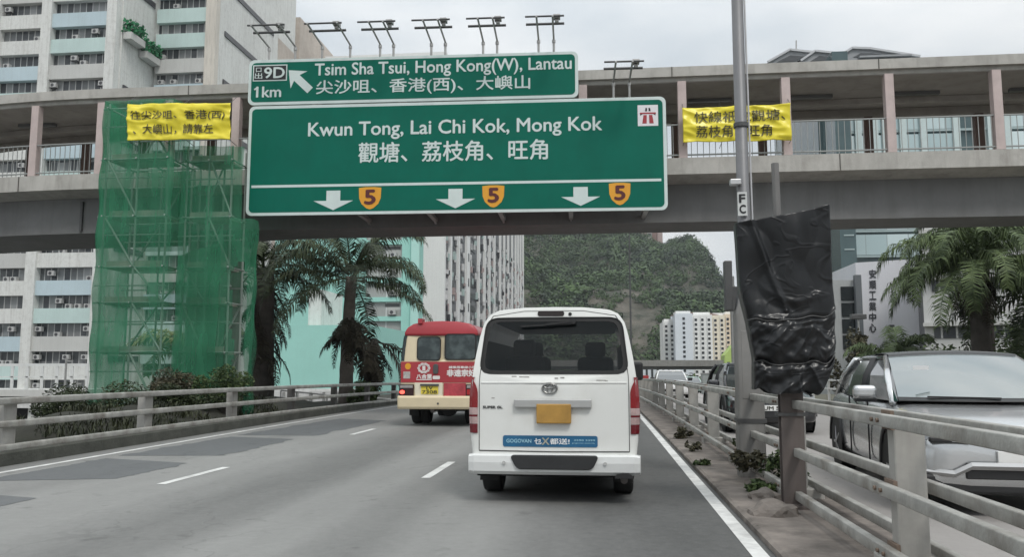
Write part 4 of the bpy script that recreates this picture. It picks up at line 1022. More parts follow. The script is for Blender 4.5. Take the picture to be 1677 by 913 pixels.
# ================================================================== LAMP POST AND WRAPPED SIGN
root = thing('lamp_post', 'tall grey lamp post with FC sticker standing on the central reserve behind the barrier', 'lamp post', (1.74, 10.1, .06))
lp_m = mat('lamp_post_grey', (.17, .17, .175), .5, .1, 1.5, metal=.35, streak=.25, dirt=.15)
base_m = mat('lamp_base', (.23, .225, .215), .6, .15, 1.5, metal=.1, streak=.4, dirt=.3, dirtcol=(.12, .11, .10))
def taper(path_z, r, n=8, cx=0, cy=0): return [[(cx+r_*math.cos(2*math.pi*k/n+.39), cy+r_*math.sin(2*math.pi*k/n+.39), z) for k in range(n)] for z, r_ in zip(path_z, r)]
MB().loft(taper((1.95, 2.1, 2.2, 11), (.145, .12, .08, .058), 16)).build('pole', lp_m, root, smooth=True)
MB().prism([(-.155, -.05), (-.15, 1.9), (-.10, 2.1), (.10, 2.1), (.15, 1.9), (.155, -.05)], -.13, .13).build('base_cover', base_m, root, bevel=.04, seg=3)
MB().box(-.165, .165, -.14, .14, .62, .67).build('strap', dark_steel, root)
MB().box(-.10, .09, -.135, -.12, .9, 1.7).build('access_door', base_m, root, bevel=.004)
MB().tube([(.105, -.02, 2.05), (.095, -.02, 3.2), (.075, -.02, 8.0)], .012, 6).build('cable', mat('cable_pale', (.45, .45, .46), .5, 0), root)
pl = MB().box(-.085, .025, -.105, -.085, 3.08, 3.37).build('label_plate', mat('label_plate', (.55, .56, .55), .5, .06), root)
lettering('F', -.065, .0, 3.24, 3.34, -.107, signk_m, pl, .03, thick=.002); lettering('C', -.065, .005, 3.11, 3.21, -.107, signk_m, pl, .03, thick=.002)
mb = MB(); mb.cbox((-.10, -.06, 3.50), (.13, .10, .07)); mb.tube([(-.08, 0, 3.5), (-.14, -.05, 3.5)], .02, 6); mb.build('clamp', mat('clamp', (.5, .5, .5), .4, 0, metal=.5), root, bevel=.01)
for z in (4.2, 6.4): MB().loft(taper((z, z+.05), (.092, .092), 16)).build('band', dark_steel, root)
MB().tube([(0, 0, 10.9), (.05, 0, 11.5), (.9, 0, 11.9), (2.0, 0, 12.0)], [.06, .055, .045, .04], 8).build('lamp_arm', lp_m, root, smooth=True)
MB().loft([[(1.7, -.1, 11.95), (1.7, .1, 11.95), (1.7, .08, 12.08), (1.7, -.08, 12.08)], [(2.6, -.14, 11.93), (2.6, .14, 11.93), (2.6, .1, 12.06), (2.6, -.1, 12.06)]]).build('lantern', lp_m, root, bevel=.03)
MB().prism([(-.25, 1.95), (-.16, 1.95), (-.16, 2.55), (-.25, 2.55)], -.02, .12).build('control_box', dark_steel, root, bevel=.01)

root = thing('wrapped_sign', 'road sign wrapped in creased black plastic sheet on a rusty brown post', 'wrapped sign', (1.72, 7.87, .06))
rust_m = mat('brown_post', (.12, .10, .092), .75, .2, 2, streak=.5, dirt=.3, dirtcol=(.06, .045, .04))
mb = MB(); mb.box(-.10, .10, -.06, -.045, -.05, 1.5); mb.box(-.10, .10, .045, .06, -.05, 1.5); mb.box(-.012, .012, -.045, .045, -.05, 1.5)
mb.build('post', rust_m, root)
MB().box(-.13, .13, -.075, .075, .82, .85).build('strap', dark_steel, root)
MB().box(-.2, .2, -.14, .14, -.06, .04).build('base_plate', rust_m, root, bevel=.02)
MB().tube([(-.03, .06, 1.2), (-.05, .06, 3.20)], .036, 10).build('pole', mat('pole_grey', (.17, .165, .16), .6, .1, metal=.2, streak=.3), root)
plast = mat('black_plastic', (.006, .0065, .0075), .30, .1, 3, spec=.4)
pt = plast.node_tree; pb = pt.nodes['Principled BSDF']; pc = pt.nodes.new('ShaderNodeTexCoord')
pmap = pt.nodes.new('ShaderNodeMapping'); pmap.inputs['Scale'].default_value = (1.0, 1.0, 1.7); pmap.inputs['Rotation'].default_value = (0, .5, 0); pt.links.new(pc.outputs['Object'], pmap.inputs[0])
pn = pt.nodes.new('ShaderNodeTexNoise'); pn.inputs['Scale'].default_value = 1.9; pn.inputs['Detail'].default_value = 2; pn.inputs['Distortion'].default_value = .7; pt.links.new(pmap.outputs[0], pn.inputs[0])
ps = pt.nodes.new('ShaderNodeMath'); ps.operation = 'SUBTRACT'; ps.inputs[1].default_value = .5; pt.links.new(pn.outputs[0], ps.inputs[0])
pa = pt.nodes.new('ShaderNodeMath'); pa.operation = 'ABSOLUTE'; pt.links.new(ps.outputs[0], pa.inputs[0])
pr = pt.nodes.new('ShaderNodeMapRange'); pr.inputs['From Max'].default_value = .035; pr.inputs['To Min'].default_value = 1; pr.inputs['To Max'].default_value = 0; pt.links.new(pa.outputs[0], pr.inputs[0])
pbm = pt.nodes.new('ShaderNodeBump'); pbm.inputs['Strength'].default_value = .22; pbm.inputs['Distance'].default_value = .02; pt.links.new(pr.outputs[0], pbm.inputs['Height']); pt.links.new(pbm.outputs[0], pb.inputs['Normal'])
def sheet():
    n, k = 90, 130
    def outline(v):
        # left and right edges of the bag, and its slack, from top to hem
        if v < .42: l = -.46 + .02*v/.42; r = .385
        elif v < .60: t = (v-.42)/.18; l = -.44 + .06*t; r = .385+.01*t
        elif v < .82: t = (v-.60)/.22; l = -.38+.05*t; r = .395-.02*t
        else: t = (v-.82)/.18; l = -.33-.01*t; r = .375-.10*t**2
        return l, r
    vs = []
    for j in range(k+1):
        v = j/k
        for i in range(n+1):
            u = i/n; l, r = outline(v); x = l+(r-l)*u
            zt = 2.60 + .155*u - .02*math.sin(u*3.1)
            zb = 1.03 + .07*mnoise.noise(Vector((u*5, 0, 3))) + (.10*max(0, (u-.80)/.2)**2) + .03*max(0, .2-u)/.2
            z = zt+(zb-zt)*v
            bulge = .07*math.sin(math.pi*u)**.4
            # deep folds below the tie line, gentle drape above it
            low = max(0, min(1, (v-.56)/.1))
            f = .030*mnoise.noise(Vector((u*1.6+v*1.2, v*2.6-u*.7, 1))) + .05*abs(mnoise.noise(Vector((u*1.4-v*3.2, v*1.5+u*2.2, 7))))
            f += .010*mnoise.noise(Vector((u*9, v*7, 5)))
            rdg = lambda q: (1-abs(mnoise.noise(q)))**3
            f += low*(.034*rdg(Vector((u*1.6+2.2*v, v*8.5-3.2*abs(u-.55), 9))) + .020*rdg(Vector((u*3.5-3*v, v*12+u*4, 2))) + .010*mnoise.noise(Vector((u*10, v*26, 4))))
            crease = .022*math.exp(-((v-.60+.02*math.sin(u*7))/.012)**2)*(1+.4*math.sin(u*21)) + .018*math.exp(-((v-(.50-.35*(u-.62)**2*2)+.0)/.02)**2)*max(0, 1-abs(u-.55)/.4)
            diag = .03*math.exp(-(((u-.28)-.55*(v-.25))/.035)**2)*(1 if v < .55 else 0)
            tie = -.035*math.exp(-((v-.84)/.02)**2) - .025*math.exp(-((v-.595)/.014)**2)
            y = -.12 - bulge - f + crease*-1 - diag - tie
            vs.append((x, y, z))
    fs = [(j*(n+1)+i, j*(n+1)+i+1, (j+1)*(n+1)+i+1, (j+1)*(n+1)+i) for j in range(k) for i in range(n)]
    mb = MB().add(vs, fs)
    # back of the bag and the closed sides
    m2 = [(x, .03+.05*math.sin(math.pi*(i % (n+1))/n)+.015*mnoise.noise(Vector((x*8, 0, z*6))), z) for i, (x, y, z) in enumerate(vs)]
    o2 = len(mb.v); mb.add(m2, [f[::-1] for f in fs])
    side = []
    for j in range(k):
        a, b_ = j*(n+1), (j+1)*(n+1); side.append((a, b_, o2+b_, o2+a)); a, b_ = a+n, b_+n; side.append((b_, a, o2+a, o2+b_))
    for i in range(n): side.append((i+1, i, o2+i, o2+i+1))
    mb.f += side; mb.mi += [0]*len(side)
    o = mb.build('plastic_sheet', plast, root, smooth=True)
    for jj in (int(.595*k), int(.84*k)):
        row = [Vector(vs[jj*(n+1)+i])+Vector((0, -.006, 0)) for i in range(0, n+1, 3)]
        MB().tube(row, .007, 5).build('tie_cord', mat('tie_cord', (.05, .05, .05), .6, 0), o)
    return o
sheet()

# ================================================================== VEGETATION
def leaf_mat(name, c0, c1, scale=1.2, rough=.6):
    m = bpy.data.materials.new(name); m.use_nodes = True; t = m.node_tree; b = t.nodes['Principled BSDF']; n = t.nodes.new; l = t.links.new
    c = n('ShaderNodeTexCoord'); x = n('ShaderNodeTexNoise'); x.inputs['Scale'].default_value = scale; x.inputs['Detail'].default_value = 6; l(c.outputs['Object'], x.inputs[0])
    ge = n('ShaderNodeNewGeometry'); mx0 = n('ShaderNodeMath'); mx0.operation = 'ADD'; l(x.outputs[0], mx0.inputs[0])
    k = n('ShaderNodeMath'); k.operation = 'MULTIPLY_ADD'; k.inputs[1].default_value = .35; k.inputs[2].default_value = -.17; l(ge.outputs['Random Per Island'], k.inputs[0]); l(k.outputs[0], mx0.inputs[1])
    r = n('ShaderNodeMapRange'); r.inputs['From Min'].default_value = .3; r.inputs['From Max'].default_value = .7; l(mx0.outputs[0], r.inputs[0])
    mx = n('ShaderNodeMix'); mx.data_type = 'RGBA'; mx.inputs['A'].default_value = (*c0, 1); mx.inputs['B'].default_value = (*c1, 1); l(r.outputs[0], mx.inputs['Factor']); l(mx.outputs['Result'], b.inputs['Base Color'])
    b.inputs['Roughness'].default_value = rough; b.inputs['Specular IOR Level'].default_value = .3
    return m
palm_dk = leaf_mat('palm_leaf_dark', (.022, .034, .017), (.075, .10, .046), 1.4); palm_lt = leaf_mat('palm_leaf_green', (.03, .05, .018), (.14, .19, .08), 1.6)
palm_yl = leaf_mat('palm_leaf_yellow', (.10, .12, .04), (.22, .24, .10), 1.0)
dead_m = leaf_mat('dead_frond', (.022, .02, .014), (.06, .052, .036), 2.0, .8); bark_m = mat('palm_bark', (.15, .13, .112), .95, .25, 3, bump=.6, bscale=14, streak=.3, dirt=.4, dirtcol=(.03, .028, .024))
bark_dk = mat('palm_bark_dark', (.075, .066, .058), .95, .25, 3, bump=.6, bscale=14, dirt=.4, dirtcol=(.018, .017, .015))
bush_dk = leaf_mat('bush_dark', (.018, .026, .012), (.065, .085, .038), .8)
bush_m = leaf_mat('bush_leaf', (.025, .045, .018), (.11, .155, .055), .8); bush_br = leaf_mat('bush_brownish', (.04, .04, .026), (.11, .10, .06), .8); bush_lt = leaf_mat('bush_bright', (.08, .14, .03), (.22, .32, .08), .8)
def frond(mb, base, az, el, ln, rg, droop=1.0, leaf=.55, n=34, width=.035, hang=.5):
    """one feather leaf: a rachis that arches over and paired leaflets hanging from it"""
    pts = []; p = Vector(base); a = el; k = 14
    for i in range(k+1):
        pts.append(p.copy()); d = Vector((math.sin(az)*math.cos(a), math.cos(az)*math.cos(a), math.sin(a))); p = p + d*ln/k; a -= droop*(.06+.16*(i/k))
    mb.tube(pts, [.035*(1-.85*i/k) for i in range(k+1)], 5, caps=False)
    side = Vector((math.cos(az), -math.sin(az), 0))
    for i in range(n):
        t = .10+.9*i/(n-1); q = t*k; j = min(int(q), k-1); b0 = pts[j].lerp(pts[j+1], q-j); d = (pts[j+1]-pts[j]).normalized()
        L_ = leaf*(.45+.75*math.sin(math.pi*min(1, .12+t*.86)))*rg.uniform(.8, 1.15)
        for s in (-1, 1):
            out_ = (side*s*rg.uniform(.75, 1.1) + d*rg.uniform(.45, .9) + Vector((0, 0, rg.uniform(-.15, .35)))).normalized()
            m_ = b0 + out_*L_*.5; e = m_ + (out_*.5 + Vector((0, 0, -hang*rg.uniform(.6, 1.6)))).normalized()*L_*.6
            w_ = d*width*rg.uniform(.7, 1.3)
            mb.add([b0-w_*.6, b0+w_*.6, m_+w_, e, m_-w_], [(0,1,2,4), (4,2,3)])
def palm(lb, x, y, z0, h, tr, nf, fl, seed, leafm, barkm, group='palm trees', skirt=None, leaf=.6, els=(-.5, 1.25), azs=None, hang=.6, nleaf=34, droop=1.0, lean=0.0):
    rg = random.Random(seed); root = thing('palm_tree', lb, 'palm tree', (x, y, z0), 0, group)
    rings = []; nn = 18
    for i in range(nn+1):
        t = i/nn; r = tr*(1.15-.35*t+.10*math.exp(-((t-.02)/.06)**2)) * (1+.03*math.sin(i*2.4)); rings.append([(lean*t*t+r*math.cos(2*math.pi*k/14)*(1+.04*rg.random()), r*math.sin(2*math.pi*k/14), h*t) for k in range(14)])
    MB().loft(rings).build('trunk', barkm, root, smooth=True)
    mb = MB(); top = Vector((lean, 0, h))
    for i in range(nf):
        az = (azs[i % len(azs)] if azs else 2*math.pi*(i*.618)) + rg.uniform(-.25, .25); el = els[0]+(els[1]-els[0])*((i+.5)/nf) + rg.uniform(-.12, .12)
        frond(mb, top+Vector((math.sin(az)*.12, math.cos(az)*.12, rg.uniform(-.15, .25))), az, el, fl*rg.uniform(.82, 1.1), rg, droop*(1.15 if el > .3 else .7), leaf, nleaf, .034 if nleaf < 60 else .024, hang)
    mb.build('crown', leafm, root)
    if skirt:
        z_a, z_b, rad, cnt = skirt[:4]; e0, e1 = skirt[4:] if len(skirt) > 4 else (-1.3, -.5); mb = MB()
        for i in range(cnt):
            az = rg.uniform(0, 2*math.pi); zz = rg.uniform(z_b, z_a)
            frond(mb, Vector((lean*(zz/h)**2+math.sin(az)*tr*.8, math.cos(az)*tr*.8, zz)), az, rg.uniform(e0, e1), rad*rg.uniform(.6, 1.3), rg, .5, .35, 16, .03, .9)
        mb.build('dead_leaf_skirt', dead_m, root)
    return root
BZ = -.45
palm('dark palm with thick shaggy trunk immediately right of the green scaffold netting', -13.15, 31, BZ, 5.6, .46, 18, 3.3, 3, palm_dk, bark_dk, skirt=(4.9, 2.2, 1.4, 40, -1.45, -.6), hang=.8, nleaf=70, els=(-.25, 1.3))
palm('dark palm with bushy skirt of dead leaves between the netting and the red minibus', -9.75, 31, BZ, 5.35, .25, 20, 4.15, 11, palm_dk, bark_m, skirt=(3.75, 3.05, 1.05, 34, -1.1, -.2), hang=.8, els=(-.22, 1.35), nleaf=84, leaf=.72, droop=.92, lean=.12)
palm('slender young palm with drooping dead leaves behind the guard rail', -9.1, 32.5, BZ, 3.0, .16, 7, 2.0, 21, dead_m, bark_dk, skirt=(2.9, 1.6, 1.0, 16), els=(-1.1, .2))
palm('large green palm with wide arching crown behind the grey hatchback', 14.3, 33, -.1, 5.2, .34, 32, 4.1, 5, palm_lt, bark_dk, hang=.9, nleaf=92, leaf=.75, els=(-.25, 1.35), droop=1.15, skirt=(5.0, 4.2, 1.4, 12))
palm('second darker palm at the right frame edge overlapping the large green palm', 17.3, 35, -.1, 4.4, .3, 18, 3.8, 8, palm_dk, bark_dk, hang=.85, leaf=.75, nleaf=56)
palm('taller palm with airy pale green crown rising behind the large green palm', 17.2, 39, -.1, 7.6, .26, 24, 3.6, 41, palm_lt, bark_dk, hang=.7, nleaf=76, leaf=.65, els=(-.1, 1.35))
palm('young low palm with bright leaves between the large palm and the banded factory', 12.3, 36, -.1, 1.7, .18, 14, 2.6, 43, palm_lt, bark_dk, hang=.6, nleaf=66, leaf=.6, els=(.1, 1.35))
palm('pale yellowish palm whose leaf reaches out left of the scaffold', -17.2, 33, -3.8, 6.1, .2, 10, 3.0, 17, palm_yl, bark_m, els=(-.1, 1.0), azs=(-1.5, -1.2, -.8, 1.6, 2.5, -2.0), hang=.5)

def bush(name, lb, x, y, z0, rx, ry, h, cnt, m, seed, cat='shrub', group=None, leaf=.12, stem=True):
    rg = random.Random(seed); root = thing(name, lb, cat, (x, y, z0), 0, group); mb = MB()
    cl = [(rg.uniform(-.75, .75)*rx, rg.uniform(-.75, .75)*ry, h*rg.uniform(.25, .82), rg.uniform(.28, .5)) for _ in range(max(5, int(rx*ry*4)+6))]
    for i in range(cnt):
        cx, cy, cz, cr = rg.choice(cl); v = Vector((rg.gauss(0, 1), rg.gauss(0, 1), rg.gauss(0, 1))).normalized()*rg.random()**.33
        p = Vector((cx+v.x*rx*cr, cy+v.y*ry*cr, max(.02, cz+v.z*h*cr*.7)))
        a = Vector((rg.gauss(0, 1), rg.gauss(0, 1), rg.gauss(0, .6))).normalized(); b_ = a.cross(Vector((rg.gauss(0, 1), rg.gauss(0, 1), rg.gauss(0, 1)))).normalized(); s = leaf*rg.uniform(.6, 1.5)
        mb.add([p-a*s, p+b_*s*.45, p+a*s, p-b_*s*.45], [(0,1,2,3)])
    mb.build('foliage', m, root)
    if stem:
        sb = MB()
        for i in range(6): cx, cy, cz, _ = cl[i % len(cl)]; sb.tube([(cx*.2, cy*.2, -.05), (cx*.7, cy*.7, cz*.6), (cx, cy, cz)], [.05, .035, .012], 5)
        sb.build('stem', bark_dk, root)
    return root
bush('shrub', 'dense green shrub growing at the foot of the scaffold netting', -9.75, 19.4, .2, .95, .6, .75, 7000, bush_dk, 31, leaf=.032, group='shrubs by the guard rail')
bush('shrub', 'low brownish shrub tucked below the left part of the netting', -11.9, 18.6, -.05, 1.3, .8, 1.0, 8500, bush_dk, 32, leaf=.034, group='shrubs by the guard rail')
bush('shrub', 'clipped dark shrub beside the slender palm behind the guard rail', -9.1, 30.6, -.5, .75, .6, 1.35, 1800, bush_m, 33, leaf=.07, group='shrubs by the guard rail')
for i, (X, Y, rx, h, m, cnt, lb) in enumerate(((13.2, 30, 2.2, 2.0, bush_m, 3200, 'dark green shrub below the large green palm'), (17.5, 31, 3.0, 2.7, bush_m, 4200, 'tall dark shrub at the right frame edge'), (11.6, 41, 1.0, 3.4, bush_br, 2400, 'upright brownish shrub close behind the black wrapped sign'),
        (13.4, 42, 1.3, 1.9, bush_lt, 1800, 'bright yellow green shrub in front of the white wall with vertical lettering'), (20, 38, 3.5, 4.6, bush_m, 4200, 'large dark leafy tree like shrub behind the second palm'), (14.2, 40, 2.6, 2.6, bush_m, 2600, 'mid green shrub between the lettered wall and the large palm'), (12.5, 60, 1.6, 1.6, bush_m, 1500, 'round green shrub beyond the opposite carriageway'), (14.5, 90, 2.2, 1.9, bush_m, 1800, 'distant green shrub near the distant footbridge'), (15.5, 130, 3, 2.8, bush_m, 1800, 'far green tree like shrub near the yellow apartment block'))):
    bush('shrub', lb, X, Y, zr(Y)-.1, rx, rx*.8, h, cnt, m, 50+i, leaf=.10 if Y < 50 else .35, group='shrubs beyond the opposite carriageway')
for i, (X, Y, rx, h, lb) in enumerate(((1.28, 11.2, .10, .10, 'tiny weed tuft just beside the white edge line before the lamp post'), (1.5, 15.4, .2, .22, 'weed clump at the foot of a barrier post beyond the lamp post'), (2.05, 11.9, .25, .3, 'weeds growing between the double rails beyond the lamp post'), (1.62, 9.55, .24, .42, 'weeds sprouting round the foot of the lamp post'), (1.95, 9.2, .28, .36, 'weeds between the lamp post and the wrapped sign'), (1.38, 13.0, .12, .18, 'small weed tuft by the white edge line'), (1.55, 8.7, .2, .14, 'low trampled weeds in front of the lamp post'))):
    bush('weeds', lb, X, Y, .05, rx, rx, h, 420 if rx > .15 else 120, bush_br if i % 2 else bush_m, 70+i, 'weeds', 'weeds on the central reserve', leaf=.035, stem=False)
bush('shrub', 'loose light green shrub spilling out at the right foot of the netting', -9.5, 20.0, .1, .7, .5, 1.25, 5200, bush_m, 91, leaf=.034, group='shrubs by the guard rail')
bush('shrub', 'scruffy upright shrub against the middle of the netting', -10.8, 19.6, .3, .8, .5, 1.0, 5200, bush_br, 92, leaf=.034, group='shrubs by the guard rail')
# rubble and a stone on the reserve
mb = MB(); rg = random.Random(5)
def rock(name, lb, X, Y, s, seed, grp):
    bm = bmesh.new(); bmesh.ops.create_icosphere(bm, subdivisions=3, radius=1)
    for v in bm.verts: v.co = v.co*(1+.35*mnoise.noise(v.co*1.7+Vector((seed, 0, 0)))); v.co = Vector((v.co.x*s, v.co.y*s, max(-.02, v.co.z*s*.55)))
    me = bpy.data.meshes.new(name); bm.to_mesh(me); bm.free(); me.materials.append(median_m); o = bpy.data.objects.new(name, me); COL.objects.link(o); o.location = (X, Y, .06); tag(o, lb, 'rock', grp)
rock('rock', 'dirty lump of broken concrete at the foot of the wrapped sign post', 1.56, 8.35, .17, 1, 'debris on the central reserve')
rock('rock', 'flat pile of dirt left of the wrapped sign post', 1.46, 7.5, .20, 4, 'debris on the central reserve')
# earth bank left of the carriageway on which scaffold and palms stand
m = MB(); nx_, ny_ = 26, 60; vs = []
for j in range(ny_+1):
    y = 12.5+57.5*(j/ny_)**1.6
    for i in range(nx_+1):
        t_ = i/nx_; x_ = -8.55-7.0*t_
        hgt = -.15+.62*math.exp(-((t_-.28)/.22)**2)*(1 if y < 24 else math.exp(-((y-24)/6)**2))*min(1, (y-12.5)/3.0)
        z_ = hgt-(1.0-.0)*max(0, (t_-.62)/.38)**1.3*4.4 + .10*mnoise.noise(Vector((x_*1.3, y*.9, 0)))*(1 if 0 < t_ < 1 else 0) - (4.3*max(0, 1-(y-12.5)/1.6)**1.5 if t_ > 0 else 0)
        vs.append((x_, y, z_))
m.add(vs, [(j*(nx_+1)+i, j*(nx_+1)+i+1, (j+1)*(nx_+1)+i+1, (j+1)*(nx_+1)+i) for j in range(ny_) for i in range(nx_)])
structure(m.build('earth_bank', mat('damp_earth', (.026, .026, .019), .95, .4, 1.5, dirt=.6, dirtcol=(.014, .018, .010), bump=.6, bscale=9), smooth=True))
rg = random.Random(77); mb = MB()
for i in range(14000):
    x_ = -8.7-rg.random()*4.6; y_ = rg.uniform(14, 24); t_ = (-8.55-x_)/7.0
    z_ = -.15+.62*math.exp(-((t_-.28)/.22)**2)*min(1, (y_-12.5)/3.0)
    if mnoise.noise(Vector((x_*.8, y_*.8, 3))) < -.05: continue
    h_ = rg.uniform(.05, .22); a = rg.uniform(0, 6.28); d_ = Vector((math.cos(a), math.sin(a), 0)); p = Vector((x_, y_, z_-.03)); tip = p+d_*h_*.5+Vector((0, 0, h_)); s_ = Vector((-d_.y, d_.x, 0))*.009
    mb.add([p-s_, p+s_, p+d_*h_*.2+Vector((0, 0, h_*.65))+s_*1.3, tip, p+d_*h_*.2+Vector((0, 0, h_*.65))-s_*1.3], [(0,1,2,4), (4,2,3)])
tag(mb.build('ground_cover', leaf_mat('ground_cover', (.012, .016, .008), (.042, .048, .022), 1.5), recalc=False), 'low scrubby weeds on the bank behind the left guard rail', 'weeds', kind='stuff')

# ================================================================== SCAFFOLD WITH NETTING
net = bpy.data.materials.new('green_netting'); net.use_nodes = True; t = net.node_tree; b = t.nodes['Principled BSDF']; n = t.nodes.new; l = t.links.new
c = n('ShaderNodeTexCoord')
x1 = n('ShaderNodeTexNoise'); x1.inputs['Scale'].default_value = .55; x1.inputs['Detail'].default_value = 5; l(c.outputs['Object'], x1.inputs[0])
mp_ = n('ShaderNodeMapping'); mp_.inputs['Scale'].default_value = (3.0, 3.0, .25); l(c.outputs['Object'], mp_.inputs[0])
x2 = n('ShaderNodeTexNoise'); x2.inputs['Scale'].default_value = 1.2; x2.inputs['Detail'].default_value = 4; l(mp_.outputs[0], x2.inputs[0])
ad = n('ShaderNodeMath'); ad.operation = 'ADD'; l(x1.outputs[0], ad.inputs[0]); l(x2.outputs[0], ad.inputs[1])
mr = n('ShaderNodeMapRange'); mr.inputs['From Min'].default_value = .75; mr.inputs['From Max'].default_value = 1.25; mr.inputs['To Min'].default_value = .36; mr.inputs['To Max'].default_value = .78; l(ad.outputs[0], mr.inputs[0])
l(mr.outputs[0], b.inputs['Alpha'])
cr = n('ShaderNodeMix'); cr.data_type = 'RGBA'; cr.inputs['A'].default_value = (.045, .18, .105, 1); cr.inputs['B'].default_value = (.075, .28, .165, 1); l(x2.outputs[0], cr.inputs['Factor']); l(cr.outputs['Result'], b.inputs['Base Color'])
b.inputs['Roughness'].default_value = .8
tl = n('ShaderNodeBsdfTranslucent'); tl.inputs['Color'].default_value = (.03, .42, .19, 1)
trn = n('ShaderNodeBsdfTransparent'); mxs = n('ShaderNodeMixShader'); mxs.inputs[0].default_value = .30
dif = n('ShaderNodeBsdfDiffuse'); l(cr.outputs['Result'], dif.inputs[0]); l(dif.outputs[0], mxs.inputs[1]); l(tl.outputs[0], mxs.inputs[2])
mx2 = n('ShaderNodeMixShader'); l(mr.outputs[0], mx2.inputs[0]); l(trn.outputs[0], mx2.inputs[1]); l(mxs.outputs[0], mx2.inputs[2])
l(mx2.outputs[0], t.nodes['Material Output'].inputs['Surface'])
root = thing('scaffold', 'bridge pier scaffold shrouded in green netting standing behind the left guard rail', 'scaffold', (-11.2, 20.6, -.3))
pole_m = mat('scaffold_pole', (.32, .36, .33), .5, .1, metal=.2); board_m = mat('scaffold_board', (.34, .33, .29), .8, .2)
LV = [.2, 1.75, 3.05, 4.0, 5.35, 6.9, 8.3]
def cage(x0, x1, y0, y1, top, nx, sd):
    rg = random.Random(sd); mb = MB(); xs = [x0+(x1-x0)*i/nx for i in range(nx+1)]
    for x_ in xs:
        for y_ in (y0, y1): mb.tube([(x_, y_, -.5), (x_+rg.uniform(-.05, .05), y_, top)], .03, 6)
    for z_ in LV:
        if z_ > top: continue
        for y_ in (y0, y1):
            mb.tube([(x0-.2, y_, z_), (x1+.05, y_, z_+rg.uniform(-.03, .03))], .026, 6); mb.tube([(x0-.2, y_, z_-.5), (x1+.05, y_, z_-.5)], .02, 6)
        for x_ in xs: mb.tube([(x_, y0-.15, z_), (x_, y1+.15, z_)], .024, 6)
    for a, b_ in zip(LV[:-1], LV[1:]):
        if b_ <= top:
            i = rg.randrange(nx); mb.tube([(xs[i], y0, b_), (xs[i+1], y0, a)], .028, 6)
            i = rg.randrange(nx); mb.tube([(xs[i], y1, a), (xs[i+1], y1, b_)], .024, 6)
    mb.build('poles', pole_m, root, local=False)
    for z_ in LV[1:]:
        if z_ < top-.3: MB().box(x0+.1, x1-.1, y0+.05, y0+.75, z_-.05, z_).build('board', board_m, root, local=False)
        if z_ < top-.3: MB().box(x0+.1, x1-.1, y0+.02, y0+.05, z_, z_+.16).build('toe_board', board_m, root, local=False)
cage(-13.1, -11.35, 20.35, 21.6, 8.45, 2, 4); cage(-11.05, -9.75, 20.75, 21.5, 7.3, 2, 9)
def netsheet(path, zt, zb, sd, name='netting', amp=.06, holes=None):
    """netting hung along a plan path, with vertical folds and slack between the ties"""
    vs = []; fs = []; K = 44; M_ = []
    P_ = [Vector((a, b_, 0)) for a, b_ in path]; seg = []; 
    for a, b_ in zip(P_[:-1], P_[1:]):
        nseg = max(2, int((b_-a).length/.08)); seg += [a.lerp(b_, i/nseg) for i in range(nseg)]
    seg.append(P_[-1]); n_ = len(seg)
    for j in range(K+1):
        v = j/K
        for i, p in enumerate(seg):
            u = i/(n_-1); d = (seg[min(i+1, n_-1)]-seg[max(i-1, 0)]).normalized(); nr = Vector((d.y, -d.x, 0))
            ztop = zt(u) if callable(zt) else zt; zbot = zb(u) if callable(zb) else zb
            z_ = ztop+(zbot-ztop)*v
            f = amp*(mnoise.noise(Vector((i*.13+sd, z_*.35, sd)))*1.2 + .6*mnoise.noise(Vector((i*.37, z_*.9+sd, 2)))) + .03*math.sin(z_*4.2)
            q = p + nr*f; vs.append((q.x, q.y, z_))
    for j in range(K):
        for i in range(n_-1):
            if holes and holes(i/(n_-1), vs[j*n_+i][2]): continue
            fs.append((j*n_+i, j*n_+i+1, (j+1)*n_+i+1, (j+1)*n_+i))
    return MB().add(vs, fs).build(name, net, root, local=False, smooth=True)
netsheet([(-13.22, 21.75), (-13.2, 20.2), (-11.22, 20.2), (-11.16, 20.5), (-11.12, 21.0)], 8.5, -.2, 1.0, amp=.035)
netsheet([(-11.12, 20.55), (-9.75, 20.6)], lambda u: 7.28, -.3, 5.0, amp=.09)
netsheet([(-9.75, 20.62), (-9.45, 20.66)], 7.25, 5.0, 15.0, amp=.05)
netsheet([(-9.75, 20.6), (-9.12, 20.62), (-9.05, 20.9)], lambda u: 5.30-.05*u, -.35, 7.0, amp=.10, holes=lambda u, z_: .05 < u < .58 and .25+.5*mnoise.noise(Vector((u*6, z_*1.3, 1))) < z_ < 4.2-.0*u+.5*mnoise.noise(Vector((u*5, z_*2, 3))) and u > .08+.25*abs(mnoise.noise(Vector((z_*.8, 0, 4)))) )
netsheet([(-13.1, 21.75), (-11.2, 21.8), (-9.5, 21.8)], lambda u: 6.9 if u < .5 else 5.2, .6, 9.0, amp=.08, holes=lambda u, z_: u < .42 and (.8 < z_ < 4.7))
netsheet([(-11.1, 20.5), (-9.9, 20.45)], lambda u: 4.3+.3*u, lambda u: -.3, 12.0, amp=.12)
